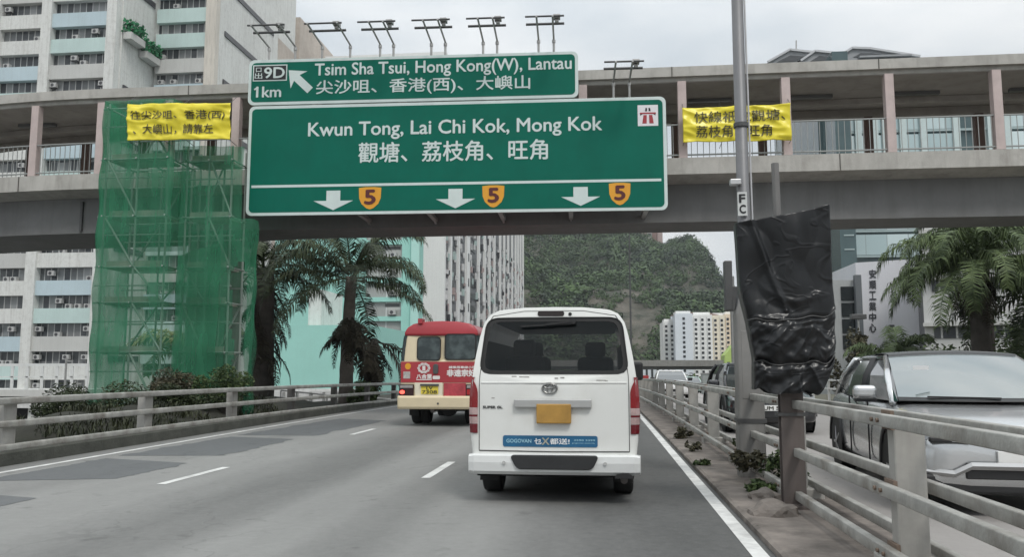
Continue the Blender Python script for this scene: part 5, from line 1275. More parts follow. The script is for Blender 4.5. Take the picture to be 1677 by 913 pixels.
# ================================================================== BUILDINGS ON THE LEFT
win_a = window_mat('factory_window', (.035, .04, .045), (.28, .29, .29), (.42, .42, .41), .95, .13)
win_w = window_mat('white_window', (.33, .33, .32), (.48, .48, .46), (.6, .6, .6), 3.1, .04)
fac_w = mat('factory_white', (.64, .645, .62), .85, .06, .15, streak=.5, dirt=.35, dirtcol=(.30, .285, .26), strz=.08)
fac_mint = mat('factory_mint', (.48, .60, .575), .8, .08, .2, streak=.2, dirtcol=(.3, .36, .34)); fac_blue = mat('factory_blue', (.45, .55, .59), .8, .08, .2, streak=.2, dirtcol=(.3, .33, .34)); fac_grey = mat('factory_grey', (.50, .50, .48), .8, .08, .2, streak=.25, dirtcol=(.3, .3, .28))
ac_m = mat('air_conditioner_white', (.42, .42, .41), .6, .1, 2); ac_d = mat('air_conditioner_fan', (.06, .06, .065), .6, 0)
def ac(root, x, y, z, s=1.0):
    mb = MB(); mb.box(x-.45*s, x+.45*s, y-.55, y, z, z+.65*s, 0)
    mb.tube([(x-.08, y-.57, z+.32*s), (x-.08, y-.55, z+.32*s)], .24*s, 10, mi=1); mb.box(x-.5*s, x+.5*s, y-.6, y+.0, z-.08, z-.02, 1)
    return mb.build('air_conditioner', [ac_m, ac_d], root, local=False)
YA = 105.0
cA = at(200, 60, YA); cB_Y = onx(256, 60, cA.x).y
x342 = at(358, 60, cB_Y).x; cC_Y = onx(455, 80, x342).y
root = thing('factory_building', 'huge pale industrial building with mint and blue bands behind the footbridge on the left', 'building', (cA.x, YA, GZ))
z_row = at(140, 57, YA).z; fh = at(140, 15, YA).z - z_row          # storey height from the window rows
TOP = 66.0
mb = MB(); mb.box(cA.x-70, cA.x, YA, cB_Y+8, GZ-1, TOP); mb.box(cA.x-20, x342, cB_Y, cC_Y+8, GZ-1, at(350, 20, cB_Y).z+18)
mb.build('wall', fac_w, root, local=False)
zc = at(430, 40, cB_Y+30).z
mb = MB(); mb.box(cA.x-10, at(455, 90, cC_Y).x, cC_Y, cC_Y+30, GZ-1, at(445, 62, cC_Y).z); mb.box(x342-.5, at(468, 90, cC_Y).x-1.0, cC_Y+9, cC_Y+30, GZ-1, at(420, -5, cC_Y).z)
mb.build('rear_block', mat('factory_rear', (.47, .42, .37), .9, .12, .2, streak=.4, dirt=.45, dirtcol=(.30, .22, .18)), root, local=False)
rg = random.Random(12)
bays = [(-70, -8), (0, 76), (92, 182)]
kmin = int((GZ - z_row)/fh); kmax = int((TOP - z_row)/fh)
wcount = 0
for bi, (a, b_) in enumerate(bays):
    xa, xb = at(a, 60, YA).x, at(b_, 60, YA).x
    MB().box(xb, at(b_+16, 60, YA).x, YA-1.3, YA-.003, GZ, TOP).build('pier', fac_w, root, local=False)
    for k in range(kmin, kmax):
        zc_ = z_row+k*fh
        if zc_ < -2: continue
        MB().box(xa, xb, YA-.12, YA-.01, zc_-fh*.23, zc_+fh*.23).build('window', win_a, root, local=False)
        c_ = [fac_mint, fac_w, fac_blue, fac_grey, fac_w][(k*2+bi) % 5]
        MB().box(xa, xb, YA-1.0, YA-.01, zc_+fh*.235, zc_+fh*.765).build('spandrel', c_, root, local=False)
        for q in range(6):
            if rg.random() < .34: ac(root, xa+(xb-xa)*(q+.5)/6+rg.uniform(-.2, .2), YA-.35, zc_-fh*(.25 if rg.random() < .5 else .05), 1.0)
xa, xb = at(261, 60, cB_Y).x, at(342, 60, cB_Y).x
fh2 = fh*cB_Y/YA
z2 = at(300, 49, cB_Y).z; fh2 = z2 - at(300, 90, cB_Y).z
MB().box(xb, x342+.1, cB_Y-1.2, cB_Y-.003, GZ, TOP+6).build('pier', mat('factory_cream', (.58, .54, .48), .85, .08, .2, streak=.3), root, local=False)
for k in range(-14, 5):
    zc_ = z2+k*fh2
    MB().box(xa, xb, cB_Y-.12, cB_Y-.01, zc_-fh2*.21, zc_+fh2*.21).build('window', win_a, root, local=False)
    MB().box(xa, xb, cB_Y-.9, cB_Y-.01, zc_+fh2*.22, zc_+fh2*.77).build('spandrel', [fac_mint, fac_blue, fac_grey, fac_mint][k % 4], root, local=False)
    for q in range(4):
        if rg.random() < .3: ac(root, xa+(xb-xa)*(q+.5)/4, cB_Y-.3, zc_-fh2*.2, 1.0)
# long slit windows on the flank walls
slit = mat('slit_window', (.06, .06, .065), .4, .2)
for X, y0, y1, zz, n_ in ((cA.x, YA, cB_Y, z_row, 14), (x342, cB_Y, cC_Y, z2, 16)):
    for k in range(-n_, 5):
        if k % 2 == 0: MB().box(X+.002, X+.18, y0+(y1-y0)*.08, y1-(y1-y0)*.10, zz+k*fh-.45, zz+k*fh+.35).build('window', slit, root, local=False)
# green planters hung on the flank wall
for yy, zz in ((YA+(cB_Y-YA)*.2, z_row+fh*.15), (YA+(cB_Y-YA)*.68, z_row-fh*.15)):
    MB().box(cA.x+.2, cA.x+1.4, yy-1.8, yy+1.8, zz-1.4, zz-.4).build('planter_box', fac_grey, root, local=False)
    mb = MB()
    for i in range(260):
        p = Vector((cA.x+.8+rg.uniform(-.8, .8), yy+rg.uniform(-2, 2), zz+rg.uniform(-.4, 1.5))); a = Vector((rg.gauss(0,1), rg.gauss(0,1), rg.gauss(0,1))).normalized()*.28; q = a.cross(Vector((rg.gauss(0,1), 1, rg.gauss(0,1)))).normalized()*.2
        mb.add([p-a, p+q, p+a, p-q], [(0,1,2,3)])
    mb.build('planting', leaf_mat('balcony_green', (.015, .12, .05), (.04, .24, .10), 1.0), root, local=False)
MB().box(cA.x-70, cA.x+.0, YA-2.5, YA-.01, z_row+kmin*fh-1.0, -1.2).build('canopy', fac_w, root, local=False)
mb = MB()
for k in range(12): mb.box(cA.x-60+5*k, cA.x-57+5*k, YA-.4, YA-.02, GZ, -1.4)
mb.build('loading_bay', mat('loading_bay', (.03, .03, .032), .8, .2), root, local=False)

# low walkway with white railing at the street behind the guard rail
wr = mat('white_railing', (.62, .63, .62), .6, .06, 2, dirt=.3, dirtcol=(.35, .33, .3))
Yw = 46.0
root = thing('raised_walkway', 'low concrete walkway with white railing beside the street left of the scaffold', 'walkway', (-32, Yw, GZ))
a, b_ = at(-30, 640, Yw), at(140, 643, Yw); zt_ = at(60, 596, Yw).z
MB().box(a.x-20, b_.x, Yw, Yw+3, a.z-.35, a.z+.05).build('deck', fac_grey, root, local=False)
mb = MB(); mb.box(a.x-20, b_.x, Yw+.02, Yw+.12, zt_-.16, zt_)
mb.box(a.x-20, b_.x, Yw+.03, Yw+.09, (zt_+a.z)/2-.03, (zt_+a.z)/2+.03)
x_ = a.x-20
while x_ < b_.x: mb.box(x_-.08, x_+.08, Yw+.03, Yw+.11, a.z+.05, zt_); x_ += .95
mb.build('railing', wr, root, local=False)
for px in (-60, 66, 128): 
    p = at(px, 650, Yw+1); MB().box(p.x-.45, p.x+.45, Yw+.6, Yw+1.4, GZ, a.z-.35).build('support', fac_w, root, local=False)
MB().box(a.x-20, b_.x-.4, Yw+1.6, Yw+2.4, -2.25, a.z-.36).build('opening_shade_wall', mat('opening_shade', (.03, .03, .032), .8, .3, 1.0), root, local=False)  # near-black wall painted as the shade in the openings below the deck
MB().box(a.x-20, b_.x-.2, Yw+.25, Yw+.55, a.z-1.05, a.z-.40).build('fascia_board', mat('board_white', (.58, .58, .57), .7, .1, 1.0, streak=.3), root, local=False)
structure(MB().box(-60, -15.6, 36, 52, -4.6, -2.2).build('street_pavement', mat('pale_pavement', (.24, .235, .22), .9, .2, 1.0, dirt=.4)))
root = thing('road_barrier', 'white plastic water barrier on the street below the guard rail', 'barrier', (at(100, 700, 44).x, 44, GZ+.0))
p = at(97, 705, 44); MB().prism([(-.9, 0), (.9, 0), (.78, .3), (.62, .9), (-.62, .9), (-.78, .3)], -.25, .25).build('body', white_paint, root, bevel=.04); MB().box(-.5, .5, -.3, .3, .5, .62).build('band', mat('barrier_orange', (.45, .2, .06), .5, .1), root)
root.location.z = -2.2
for px, Y_, h_ in ((101, 40, 6.4), (118, 42, 5.2)):
    p = at(px, 720, Y_); r_ = thing('sign_pole', 'thin grey street pole left of the scaffold', 'pole', (p.x, Y_, GZ), 0, 'thin street poles'); MB().tube([(0, 0, 0), (0, 0, h_)], .055, 8).build('pole', steel, r_); MB().box(-.03, .35, -.03, .03, h_-.2, h_-.12).build('bracket', steel, r_)

# ---------------- mint green building behind the palms
mint_m = mat('mint_wall', (.32, .60, .53), .8, .05, .25, streak=.15, dirt=.12, dirtcol=(.27, .42, .38)); mint_d = mat('mint_trim', (.42, .66, .60), .8, .05, .3)
YM = 108.0
X0, X1 = at(588, 500, YM).x, at(684, 500, YM).x
root = thing('mint_building', 'mint green building with stacked recessed windows behind the dark palms', 'building', ((X0+X1)/2, YM, GZ))
mb = MB(); mb.box(X0-12, X1, YM+1.2, YM+3.2, GZ, 34); mb.box(at(657, 500, YM).x, X1, YM, YM+1.25, GZ, 34); mb.box(X0-12, at(597, 500, YM).x, YM, YM+1.25, GZ, 34); mb.build('wall', mint_m, root, local=False)
xa, xb = at(597, 500, YM).x, at(657, 500, YM).x
zz0 = at(627, 475, YM).z; fm = zz0 - at(627, 506.5, YM).z
for k in range(-6, 7):
    zc_ = zz0+k*fm
    MB().box(xa, xb, YM+.45, YM+1.19, zc_-fm*.38, zc_+fm*.37).build('window', win_w, root, local=False)
    MB().box(xa, xb, YM+.0, YM+1.19, zc_+fm*.375, zc_+fm*.615).build('spandrel', mint_m, root, local=False)
    if k % 3 != 1: MB().box(xb-2.3, xb-.3, YM+.40, YM+.449, zc_+fm*.12, zc_+fm*.28).build('vent', dark_steel, root, local=False)
    if k in (0, -1, 2): ac(root, xb-1.2, YM+.4, zc_-fm*.3)
MB().box(X1-.9, X1+.2, YM-.4, YM-.003, GZ, 34).build('drain_pipe', mint_d, root, local=False)
# mint podium in front of it
YP = 80.0
xa, xb = at(440, 600, YP).x, at(606, 600, YP).x; zt_ = at(530, 533, YP).z
root = thing('mint_podium', 'plain mint green low block with white upper wall seen between the palm trunks', 'building', ((xa+xb)/2, YP, GZ))
MB().box(xa, xb, YP, YP+15, GZ, zt_).build('wall', mint_m, root, local=False)
MB().box(xa, xb, YP-.1, YP-.003, GZ, at(530, 637, YP).z).build('base_wall', mat('white_base', (.62, .62, .6), .8, .12, .5, streak=.3), root, local=False)
MB().box(at(488, 500, YP).x, at(510, 500, YP).x, YP+3, YP+10, zt_, at(500, 470, YP).z).build('stair_block', fac_w, root, local=False)
for px in (455, 486, 547): 
    p = at(px, 662, YP); MB().box(p.x-.7, p.x+.7, YP-.16, YP-.102, p.z-1.2, p.z+.6).build('shutter', mat('shutter_grey', (.33, .34, .34), .6, .1), root, local=False)
# white street railing and steps behind the guard rail
Yh = 40.0
root = thing('street_hoarding', 'long white hoarding along the side street behind the guard rail', 'hoarding', (at(520, 690, Yh).x, Yh, -2.5))
MB().box(at(415, 690, Yh).x, at(606, 690, Yh).x, Yh, Yh+.15, -3.4, at(520, 641, Yh).z).build('panel', mat('hoarding_white', (.66, .66, .65), .7, .1, .7, dirt=.35, dirtcol=(.38, .37, .36)), root, local=False)
mb = MB()
for k in range(9): x_ = at(420+22*k, 680, Yh).x; mb.box(x_-.06, x_+.06, Yh-.08, Yh-.003, -3.4, at(520, 641, Yh).z-.05)
mb.build('post', steel, root, local=False)
root = thing('side_street_railing', 'thin sloping steel handrail behind the guard rail below the palms', 'railing', (at(530, 660, 36).x, 36, -1.2))
mb = MB(); p0, p1, p2 = at(460, 640, 33.5), at(560, 650, 35), at(650, 655, 36)
mb.tube([p0, p1, p2], .035, 6); 
mb.tube([p0-Vector((0,0,.45)), p1-Vector((0,0,.45)), p2-Vector((0,0,.4))], .025, 6)
for t_ in range(9):
    q = p0.lerp(p1, t_/4) if t_ <= 4 else p1.lerp(p2, (t_-4)/4); mb.tube([q, q-Vector((0, 0, 1.2))], .03, 6)
mb.build('rail', steel, root, local=False)

# ---------------- long white housing slab
YT = 150.0
c0 = at(728, 450, YT); XT = c0.x; YE = onx(858.5, 450, XT).y
root = thing('housing_slab', 'long white residential slab with narrow recessed window bays beside the wooded hill', 'apartment block', (XT, YT, GZ))
tw = mat('tower_white', (.74, .745, .73), .8, .04, .12, streak=.18, dirt=.1, dirtcol=(.42, .42, .40), strz=.05)
MB().box(XT-24, XT-.6, YT, YE, -18, 62).build('wall', tw, root, local=False)
MB().box(XT-.6, XT, YT, YT+1.2, -18, 62).build('pier', tw, root, local=False)
edge = [740.5, 753.5, 770, 786, 795.5, 803.5, 811.5, 821, 827.5, 834, 840.5, 846, 850, 854, 858]
rec = mat('recess_grey', (.15, .155, .16), .85, .1, .3, streak=.3, dirtcol=(.2, .2, .2))
wind = mat('tower_window', (.03, .033, .037), .3, .3, 1.0); laundry = [mat('laundry_%s' % n_, c_, .8, .2, 2) for n_, c_ in (('white', (.62, .62, .62)), ('dark', (.05, .05, .055)), ('rose', (.38, .30, .29)), ('mint', (.42, .52, .50)))]
ylist = [YT+1.6] + [onx(e, 450, XT).y for e in edge]
tot = 0; rest = MB(); fT = 2.78; rg = random.Random(44); lau = [MB() for _ in laundry]; lau_small = [MB() for _ in laundry]
for i, (ya, yb) in enumerate(zip(ylist[:-1], ylist[1:])):
    wp_ = 1.5 if i != 2 else 4.2
    MB().box(XT-.6, XT, yb-wp_, yb, -18, 62).build('pier', tw, root, local=False)
    MB().box(XT-.595, XT-.55, ya+.002, yb-wp_-.002, -18, 62).build('recess', rec, root, local=False)
    for k in range(0, 15):
        z0_ = -3 + k*fT*1.0
        y0_, y1_ = ya+.5, yb-wp_-.5
        if tot < 98:
            MB().box(XT-.54, XT-.42, y0_, y0_+(y1_-y0_)*.8, z0_+.9, z0_+2.2).build('window', wind, root, local=False); tot += 1
        else: rest.box(XT-.54, XT-.42, y0_, y0_+(y1_-y0_)*.8, z0_+.9, z0_+2.2)
        for _ in range(3):
            if rg.random() < .9:
                q = rg.randrange(4); y_ = rg.uniform(ya+.4, yb-wp_-.8); h_ = rg.uniform(.7, 1.9); zz_ = z0_+rg.uniform(.2, 2.4)
                lau[q if rg.random() < .6 else 0].box(XT-.40, XT-.40+rg.uniform(.1, .55), y_, y_+rg.uniform(.3, 1.1), zz_-h_*.5, zz_+h_*.4)
        if i == 2: MB().box(XT-.001, XT+.06, yb-2.7, yb-1.6, z0_+.2, z0_+2.0).build('small_window', wind, root, local=False) if k % 2 == 0 else None
tag(rest.build('further_windows', wind, root, local=False), kind='stuff')
for mb_, m_ in zip(lau, laundry): tag(mb_.build('laundry', m_, root, local=False), kind='stuff')


# ================================================================== HILL
def ridge_z(x):
    """silhouette height of the ridge along x at its own distance"""
    return None
YHILL = 640.0
sil = [(560, 330), (700, 335), (858, 352), (950, 362), (1010, 372), (1060, 394), (1085, 402), (1105, 396), (1122, 394), (1138, 401), (1150, 416), (1163, 442), (1172, 462), (1195, 476), (1225, 500), (1290, 545), (1400, 590), (1600, 606)]
RX = [(at(a, b_, YHILL).x, at(a, b_, YHILL).z) for a, b_ in sil]
def ridge(x):
    if x <= RX[0][0]: return RX[0][1]
    for (a, za), (b_, zb_) in zip(RX[:-1], RX[1:]):
        if a <= x <= b_: return za+(zb_-za)*(x-a)/(b_-a)
    return RX[-1][1]
def hill_z(x, y):
    t_ = max(0, min(1, (y-330)/(YHILL-330))); base = -13
    prof = t_**1.15*(1-.18*math.sin(t_*math.pi)*0)
    if y > YHILL: prof = 1-.2*((y-YHILL)/300)
    nz_ = mnoise.fractal(Vector((x*.012, y*.012, 0)), 1.0, 2.0, 4)*15*math.sin(math.pi*min(1, t_*.95+.02)) if y < YHILL-4 else 0
    return base+(ridge(x*YHILL/max(y, 1) if False else x)-base)*prof + nz_
hm = bpy.data.materials.new('hill_ground'); hm.use_nodes = True; t = hm.node_tree; b = t.nodes['Principled BSDF']; n = t.nodes.new; l = t.links.new
c = n('ShaderNodeTexCoord'); xx = n('ShaderNodeTexNoise'); xx.inputs['Scale'].default_value = .07; xx.inputs['Detail'].default_value = 9; xx.inputs['Roughness'].default_value = .7; l(c.outputs['Object'], xx.inputs[0])
rr_ = n('ShaderNodeValToRGB'); rr_.color_ramp.elements[0].color = (.035, .042, .025, 1); rr_.color_ramp.elements[1].color = (.15, .135, .11, 1); rr_.color_ramp.elements[0].position = .40; rr_.color_ramp.elements[1].position = .62; l(xx.outputs[0], rr_.inputs[0]); l(rr_.outputs[0], b.inputs['Base Color']); b.inputs['Roughness'].default_value = .95
hmp = n('ShaderNodeMapping'); hmp.inputs['Scale'].default_value = (1, 1, .3); l(c.outputs['Object'], hmp.inputs[0])
hb_ = n('ShaderNodeTexNoise'); hb_.inputs['Scale'].default_value = .22; hb_.inputs['Detail'].default_value = 8; hb_.inputs['Roughness'].default_value = .7; l(hmp.outputs[0], hb_.inputs[0])
hbb = n('ShaderNodeBump'); hbb.inputs['Strength'].default_value = 1.0; hbb.inputs['Distance'].default_value = 3.0; l(hb_.outputs[0], hbb.inputs['Height']); l(hbb.outputs[0], b.inputs['Normal'])
mb = MB(); nx_, ny_ = 110, 46; xs_ = [-330+ (RX[-1][0]+330+40)*i/nx_ for i in range(nx_+1)]; ys_ = [330+ (YHILL+160-330)*j/ny_ for j in range(ny_+1)]
mb.add([(x_, y_, hill_z(x_, y_)) for y_ in ys_ for x_ in xs_], [(j*(nx_+1)+i, j*(nx_+1)+i+1, (j+1)*(nx_+1)+i+1, (j+1)*(nx_+1)+i) for j in range(ny_) for i in range(nx_)])
structure(mb.build('hill', hm, smooth=True))
wood = leaf_mat('hill_woodland', (.010, .020, .009), (.074, .128, .038), .02)
wood.node_tree.nodes['Noise Texture'].inputs['Scale'].default_value = .07
rg = random.Random(3); mb = MB()
def rocky(x, y, z):
    """bare rock cut on the lower slope right of centre"""
    px, py = proj(x, y, z)
    e_ = ((px-1028)/70)**2+((py-512)/40)**2; nn = mnoise.fractal(Vector((x*.045, z*.06, 2)), 1.0, 2.0, 3)
    return e_+nn*1.5 < .50 or (940 < px < 1200 and abs(py-478-nn*9) < 5 and nn > -.1)
def proj(X, Y, Z):
    Z -= CAM_H
    a_ = X*math.cos(YAW)+Y*math.sin(YAW); b2 = -X*math.sin(YAW)+Y*math.cos(YAW)
    f_ = b2*math.cos(PITCH)+Z*math.sin(PITCH); v_ = -b2*math.sin(PITCH)+Z*math.cos(PITCH)
    return 838.5+F_PX*a_/f_, 456.5-F_PX*v_/f_
cnt = 0
for i in range(15000):
    y_ = 340+(YHILL+12-340)*rg.random()**.75; x_ = rg.uniform(-150, RX[-1][0]*.8); z_ = hill_z(x_, y_); px, py = proj(x_, y_, z_)
    if not (835 < px < 1420): continue
    if rocky(x_, y_, z_): continue
    r_ = (1.1+3.9*rg.random()**2.2)*(1.0+.5*mnoise.noise(Vector((x_*.03, y_*.03, 5)))); cnt += 1
    for _ in range(62):
        v = Vector((rg.gauss(0, 1), rg.gauss(0, 1), rg.gauss(0, 1))).normalized(); p = Vector((x_, y_, z_+r_*.6))+Vector((v.x*r_, v.y*r_, v.z*r_*.8))*rg.uniform(.75, 1.05)
        nrm = (v+Vector((rg.gauss(0, .28), rg.gauss(0, .28), .35+rg.gauss(0, .28)))).normalized(); a = nrm.cross(Vector((rg.gauss(0,1), rg.gauss(0,1), rg.gauss(0,1)))).normalized()*r_*rg.uniform(.12, .24); q = nrm.cross(a).normalized()*r_*rg.uniform(.10, .20)
        mb.add([p-a, p+q, p+a, p-q], [(0,1,2,3)])
for nd in wood.node_tree.nodes:
    if nd.type == 'MATH' and nd.operation == 'MULTIPLY_ADD': nd.inputs[1].default_value = .14; nd.inputs[2].default_value = -.07
tag(mb.build('hillside_woodland', wood, recalc=False), 'dense dark green trees covering the steep hillside', 'woodland', kind='stuff')
# buildings on the crest
p = at(985, 402, YHILL-2); q = at(1085, 402, YHILL-2); zt_ = at(1035, 374, YHILL).z
root = thing('hilltop_apartments', 'pale and red brown apartment block on the crest of the wooded hill', 'apartment block', ((p.x+q.x)/2, YHILL, p.z-14))
for i in range(12):
    xa = p.x+(q.x-p.x)*i/12; xb = p.x+(q.x-p.x)*(i+1)/12
    MB().box(xa+.02, xb-.02, YHILL-2-(i % 3)*1.3, YHILL+14, p.z-16, zt_+6).build('wall', mat('crest_wall_%s' % ('pale', 'brown', 'rose')[i % 3], [(.46, .45, .43), (.24, .15, .13), (.36, .27, .25)][i % 3], .85, .08), root, local=False)
    if i % 3 == 0:
        for k in range(4): MB().box(xa+.8, xb-.8, YHILL-2.2, YHILL-2.01, p.z-6+k*4.2, p.z-4+k*4.2).build('window', wind, root, local=False)

# ================================================================== DISTANT APARTMENTS, FOOTBRIDGE, LAMP POST
YD = 300.0
root = thing('apartment_block', 'white and cream apartment block with rows of small dark windows below the hill', 'apartment block', (at(1143, 590, YD).x, YD, -13))
cols = [mat('flat_white', (.76, .76, .74), .8, .05, .1), mat('flat_blue', (.66, .70, .74), .8, .05, .1), mat('flat_cream', (.76, .69, .56), .8, .05, .1), mat('flat_sand', (.74, .62, .47), .8, .05, .1)]
def P_(px, py, dy=0): return at(px, py, YD+dy)
secs = [(1086, 1105, 527, 0, 6), (1105, 1134, 514, 1, -2), (1134, 1166, 516, 0, 0), (1166, 1187, 517, 2, 2), (1187, 1214, 515, 3, 4)]
nw = 0; rest = MB()
for a, b_, yt, ci, dy in secs:
    A_, B_ = P_(a, yt, dy), P_(b_, yt, dy)
    MB().box(A_.x, B_.x-.02, YD+dy, YD+dy+18, -16, A_.z).build('wall', cols[ci], root, local=False)
    MB().box(A_.x+.5, B_.x-.5, YD+dy+2, YD+dy+12, A_.z, A_.z+1.0).build('parapet', cols[0], root, local=False)
    fz = 1.68; step = 1.75; nc = max(1, int((B_.x-A_.x)/step)); r0 = A_.z-1.8
    for i in range(nc):
        if ci == 1 and i % 3 != 1: continue
        xm = A_.x+(B_.x-A_.x)*(i+.5)/nc
        if ci != 1: MB().box(xm-.62, xm-.5, YD+dy-.35, YD+dy-.003, -16, A_.z-.5).build('fin', cols[0], root, local=False)
        k = 0
        while r0-k*fz > -10:
            tgt = rest
            if nw < 98: MB().box(xm-.42, xm+.42, YD+dy-.12, YD+dy-.004, r0-k*fz-.45, r0-k*fz+.4).build('window', wind, root, local=False); nw += 1
            else: rest.box(xm-.42, xm+.42, YD+dy-.12, YD+dy-.004, r0-k*fz-.45, r0-k*fz+.4)
            k += 1
tag(rest.build('further_windows', wind, root, local=False), kind='stuff')
MB().prism([(P_(1100, 516).x, P_(1100, 516).z), (P_(1180, 516).x, P_(1180, 516).z), (P_(1160, 511).x, P_(1160, 511).z), (P_(1115, 511).x, P_(1115, 511).z)], YD+3, YD+9).build('roof_plant', mat('roof_brown', (.25, .17, .15), .8, .1), root, local=False)
root = thing('lime_block', 'small bright lime green building between the apartment block and the wrapped sign', 'building', (at(1200, 600, 250).x, 250, -12))
p = at(1196, 588, 250); MB().prism([(p.x-2.2, -12), (p.x+3.5, -12), (p.x+3.5, p.z+3.2), (p.x+1.2, p.z+4.2), (p.x-1.6, p.z+1.0)], 250, 258).build('wall', mat('lime', (.42, .55, .16), .7, .1, .3), root, local=False)
for k in range(3): MB().box(p.x-1.0+1.5*k, p.x-.1+1.5*k, 249.9, 249.997, p.z-2.2, p.z-1.0).build('window', wind, root, local=False)
YF = 190.0
root = thing('distant_footbridge', 'low grey footbridge crossing the expressway in the distance beyond the white van', 'footbridge', (at(1100, 605, YF).x, YF, zr(YF)))
a, b_ = at(900, 590, YF), at(1185, 591, YF); zb_ = at(1100, 600.5, YF).z
MB().box(a.x, b_.x, YF, YF+3.5, zb_, at(1100, 590.5, YF).z).build('parapet', mat('far_concrete', (.27, .265, .25), .9, .12, .5, streak=.3), root, local=False)
MB().box(a.x, b_.x, YF+.6, YF+3, zb_-.75, zb_-.003).build('girder', mat('far_girder', (.14, .14, .135), .9, .1), root, local=False)
for px in (1048, 1181): p = at(px, 610, YF); MB().box(p.x-.6, p.x+.6, YF+1, YF+2.4, zr(YF)-8, zb_-.76).build('pier', concrete_dark, root, local=False)
root = thing('tower_block', 'pale distant housing block seen under the distant footbridge', 'apartment block', (at(1085, 612, 280).x, 280, -14))
p, q = at(1046, 612, 280), at(1100, 612, 280); MB().box(p.x, q.x, 280, 285, -16, at(1070, 603, 280).z).build('wall', cols[1], root, local=False)
for k in range(6): MB().box(p.x+.5+(q.x-p.x)*k/6, p.x+1.2+(q.x-p.x)*k/6, 279.9, 279.997, -3, at(1070, 605, 280).z).build('window', wind, root, local=False)
root = thing('street_lamp', 'thin tall street lamp rising in front of the wooded hill behind the white van', 'street lamp', (at(1034, 600, 90).x, 90, zr(90)))
MB().tube([(0, 0, 0), (0, 0, at(1033, 372, 90).z-zr(90))], [.13, .07], 8).build('pole', dark_steel, root); h_ = at(1033, 372, 90).z-zr(90)
MB().tube([(0, 0, h_-.1), (0, 0, h_+.3), (-1.8, 0, h_+.6)], .06, 6).build('lamp_arm', dark_steel, root)
MB().box(-2.6, -1.7, -.15, .15, h_+.52, h_+.68).build('lantern', dark_steel, root)
root = thing('traffic_cabinet', 'grey roadside cabinet on the far verge left of the lamp post', 'cabinet', (at(1172, 622, 62).x, 62, zr(62)))
MB().box(-1.0, 1.0, -.5, .5, 0, at(1172, 613, 62).z-zr(62)).build('body', mat('cabinet_grey', (.25, .27, .26), .6, .1), root, bevel=.03); MB().box(-1.05, 1.05, -.55, .55, at(1172, 613, 62).z-zr(62), at(1172, 613, 62).z-zr(62)+.06).build('lid', steel, root)

# ================================================================== BUILDINGS ON THE RIGHT
gl_m = window_mat('curtain_wall', (.36, .47, .48), (.62, .72, .72), (.30, .37, .37), 2.9, .05)  # pane colours lightened to carry the sky's reflection
gb = gl_m.node_tree.nodes['Principled BSDF']; gb.inputs['Roughness'].default_value = .1; gb.inputs['IOR'].default_value = 1.9
gl_d = mat('dark_curtain_glass', (.07, .11, .115), .12, .15, .3)
def onX(px, py, Y): return at(px, py, Y)
YG = 120.0
xa, xb = at(1345, 300, YG).x, at(1990, 300, YG).x
root = thing('glass_office', 'teal glass office tower with grid facade and slanted roof frames behind the footbridge', 'building', ((xa+xb)/2, YG, -6))
zt_ = at(1400, 108, YG).z; zb_ = at(1420, 470, YG).z
MB().box(xa, xb, YG+.5, YG+30, -8, zt_).build('wall', gl_d, root, local=False)
fl_ = []
z_ = at(1420, 422, YG).z; k = 0
xg = at(1381, 400, YG).x
sections = [(xg, at(1505, 300, YG).x, 0), (at(1505, 300, YG).x, at(1566, 300, YG).x, 0), (at(1625, 300, YG).x, xb, 0)]
while z_ < zt_-1:
    for sa, sb, _ in sections: MB().box(sa, sb, YG, YG+.49, z_+.35, z_+3.25).build('glazing', gl_m, root, local=False)
    MB().box(xg, xb, YG-.03, YG+.47, z_, z_+.30).build('floor_band', mat('band_teal', (.34, .42, .42), .4, .05), root, local=False); z_ += 3.6
for px in (1300, 1318, 1405, 1432, 1449, 1478, 1511, 1566, 1622, 1650):
    x_ = at(px, 220, YG).x
    if x_ > xa: MB().box(x_-.45, x_+.45, YG-.35, YG+.46, at(1400, 300, YG).z, zt_).build('fin', mat('fin_pale', (.50, .58, .57), .4, .05), root, local=False)
# lower-left dark soffit block
MB().box(at(1356, 400, YG).x, xg-.02, YG-6, YG+2, at(1360, 455, YG).z, zt_).build('side_wall', gl_d, root, local=False)
for k in range(5): MB().box(at(1362, 400, YG).x, xg-.3, YG-6.1, YG-6.003, at(1360, 420-22*k, YG).z, at(1360, 418-22*k, YG).z).build('floor_band', mat('band_teal', (.34, .42, .42), .4, .05), root, local=False)
# slanted roof frames
rf = mat('roof_frame', (.27, .28, .29), .5, .08)
rf_in = mat('roof_inside', (.06, .065, .07), .6, .1); rf_tr = mat('roof_trim', (.46, .47, .48), .5, .05)
for pts, d0 in (([(1257, 102), (1293, 82), (1331, 86), (1304, 101)], 3), ([(1311, 100), (1334, 84), (1386, 89.5), (1378, 97)], 1.5), ([(1376, 91), (1395, 79), (1424, 80), (1506, 93), (1462, 97)], 0)):
    W_ = [at(a_, b_, YG+d0) for a_, b_ in pts]
    MB().prism([(q.x, q.z) for q in W_] + [(W_[-1].x, W_[-1].z-4), (W_[0].x, W_[0].z-4)], YG+d0, YG+d0+9).build('roof_gable', rf, root, local=False)
    c_ = sum((q for q in W_), Vector())/len(W_)
    MB().prism([(c_.x+(q.x-c_.x)*.62, c_.z-.35+(q.z-c_.z)*.55) for q in W_], YG+d0-.08, YG+d0-.005).build('roof_louvre', rf_in, root, local=False)
    mb = MB()
    for q, r_ in zip(W_[:-2], W_[1:-1]): mb.beam(q+Vector((0, -.2, 0)), r_+Vector((0, -.2, 0)), .35, .30)
    mb.build('roof_trim', rf_tr, root, local=False)
MB().tube([at(1304, 100, YG+5), at(1304, 66, YG+5)], .10, 6).build('antenna', steel, root, local=False)
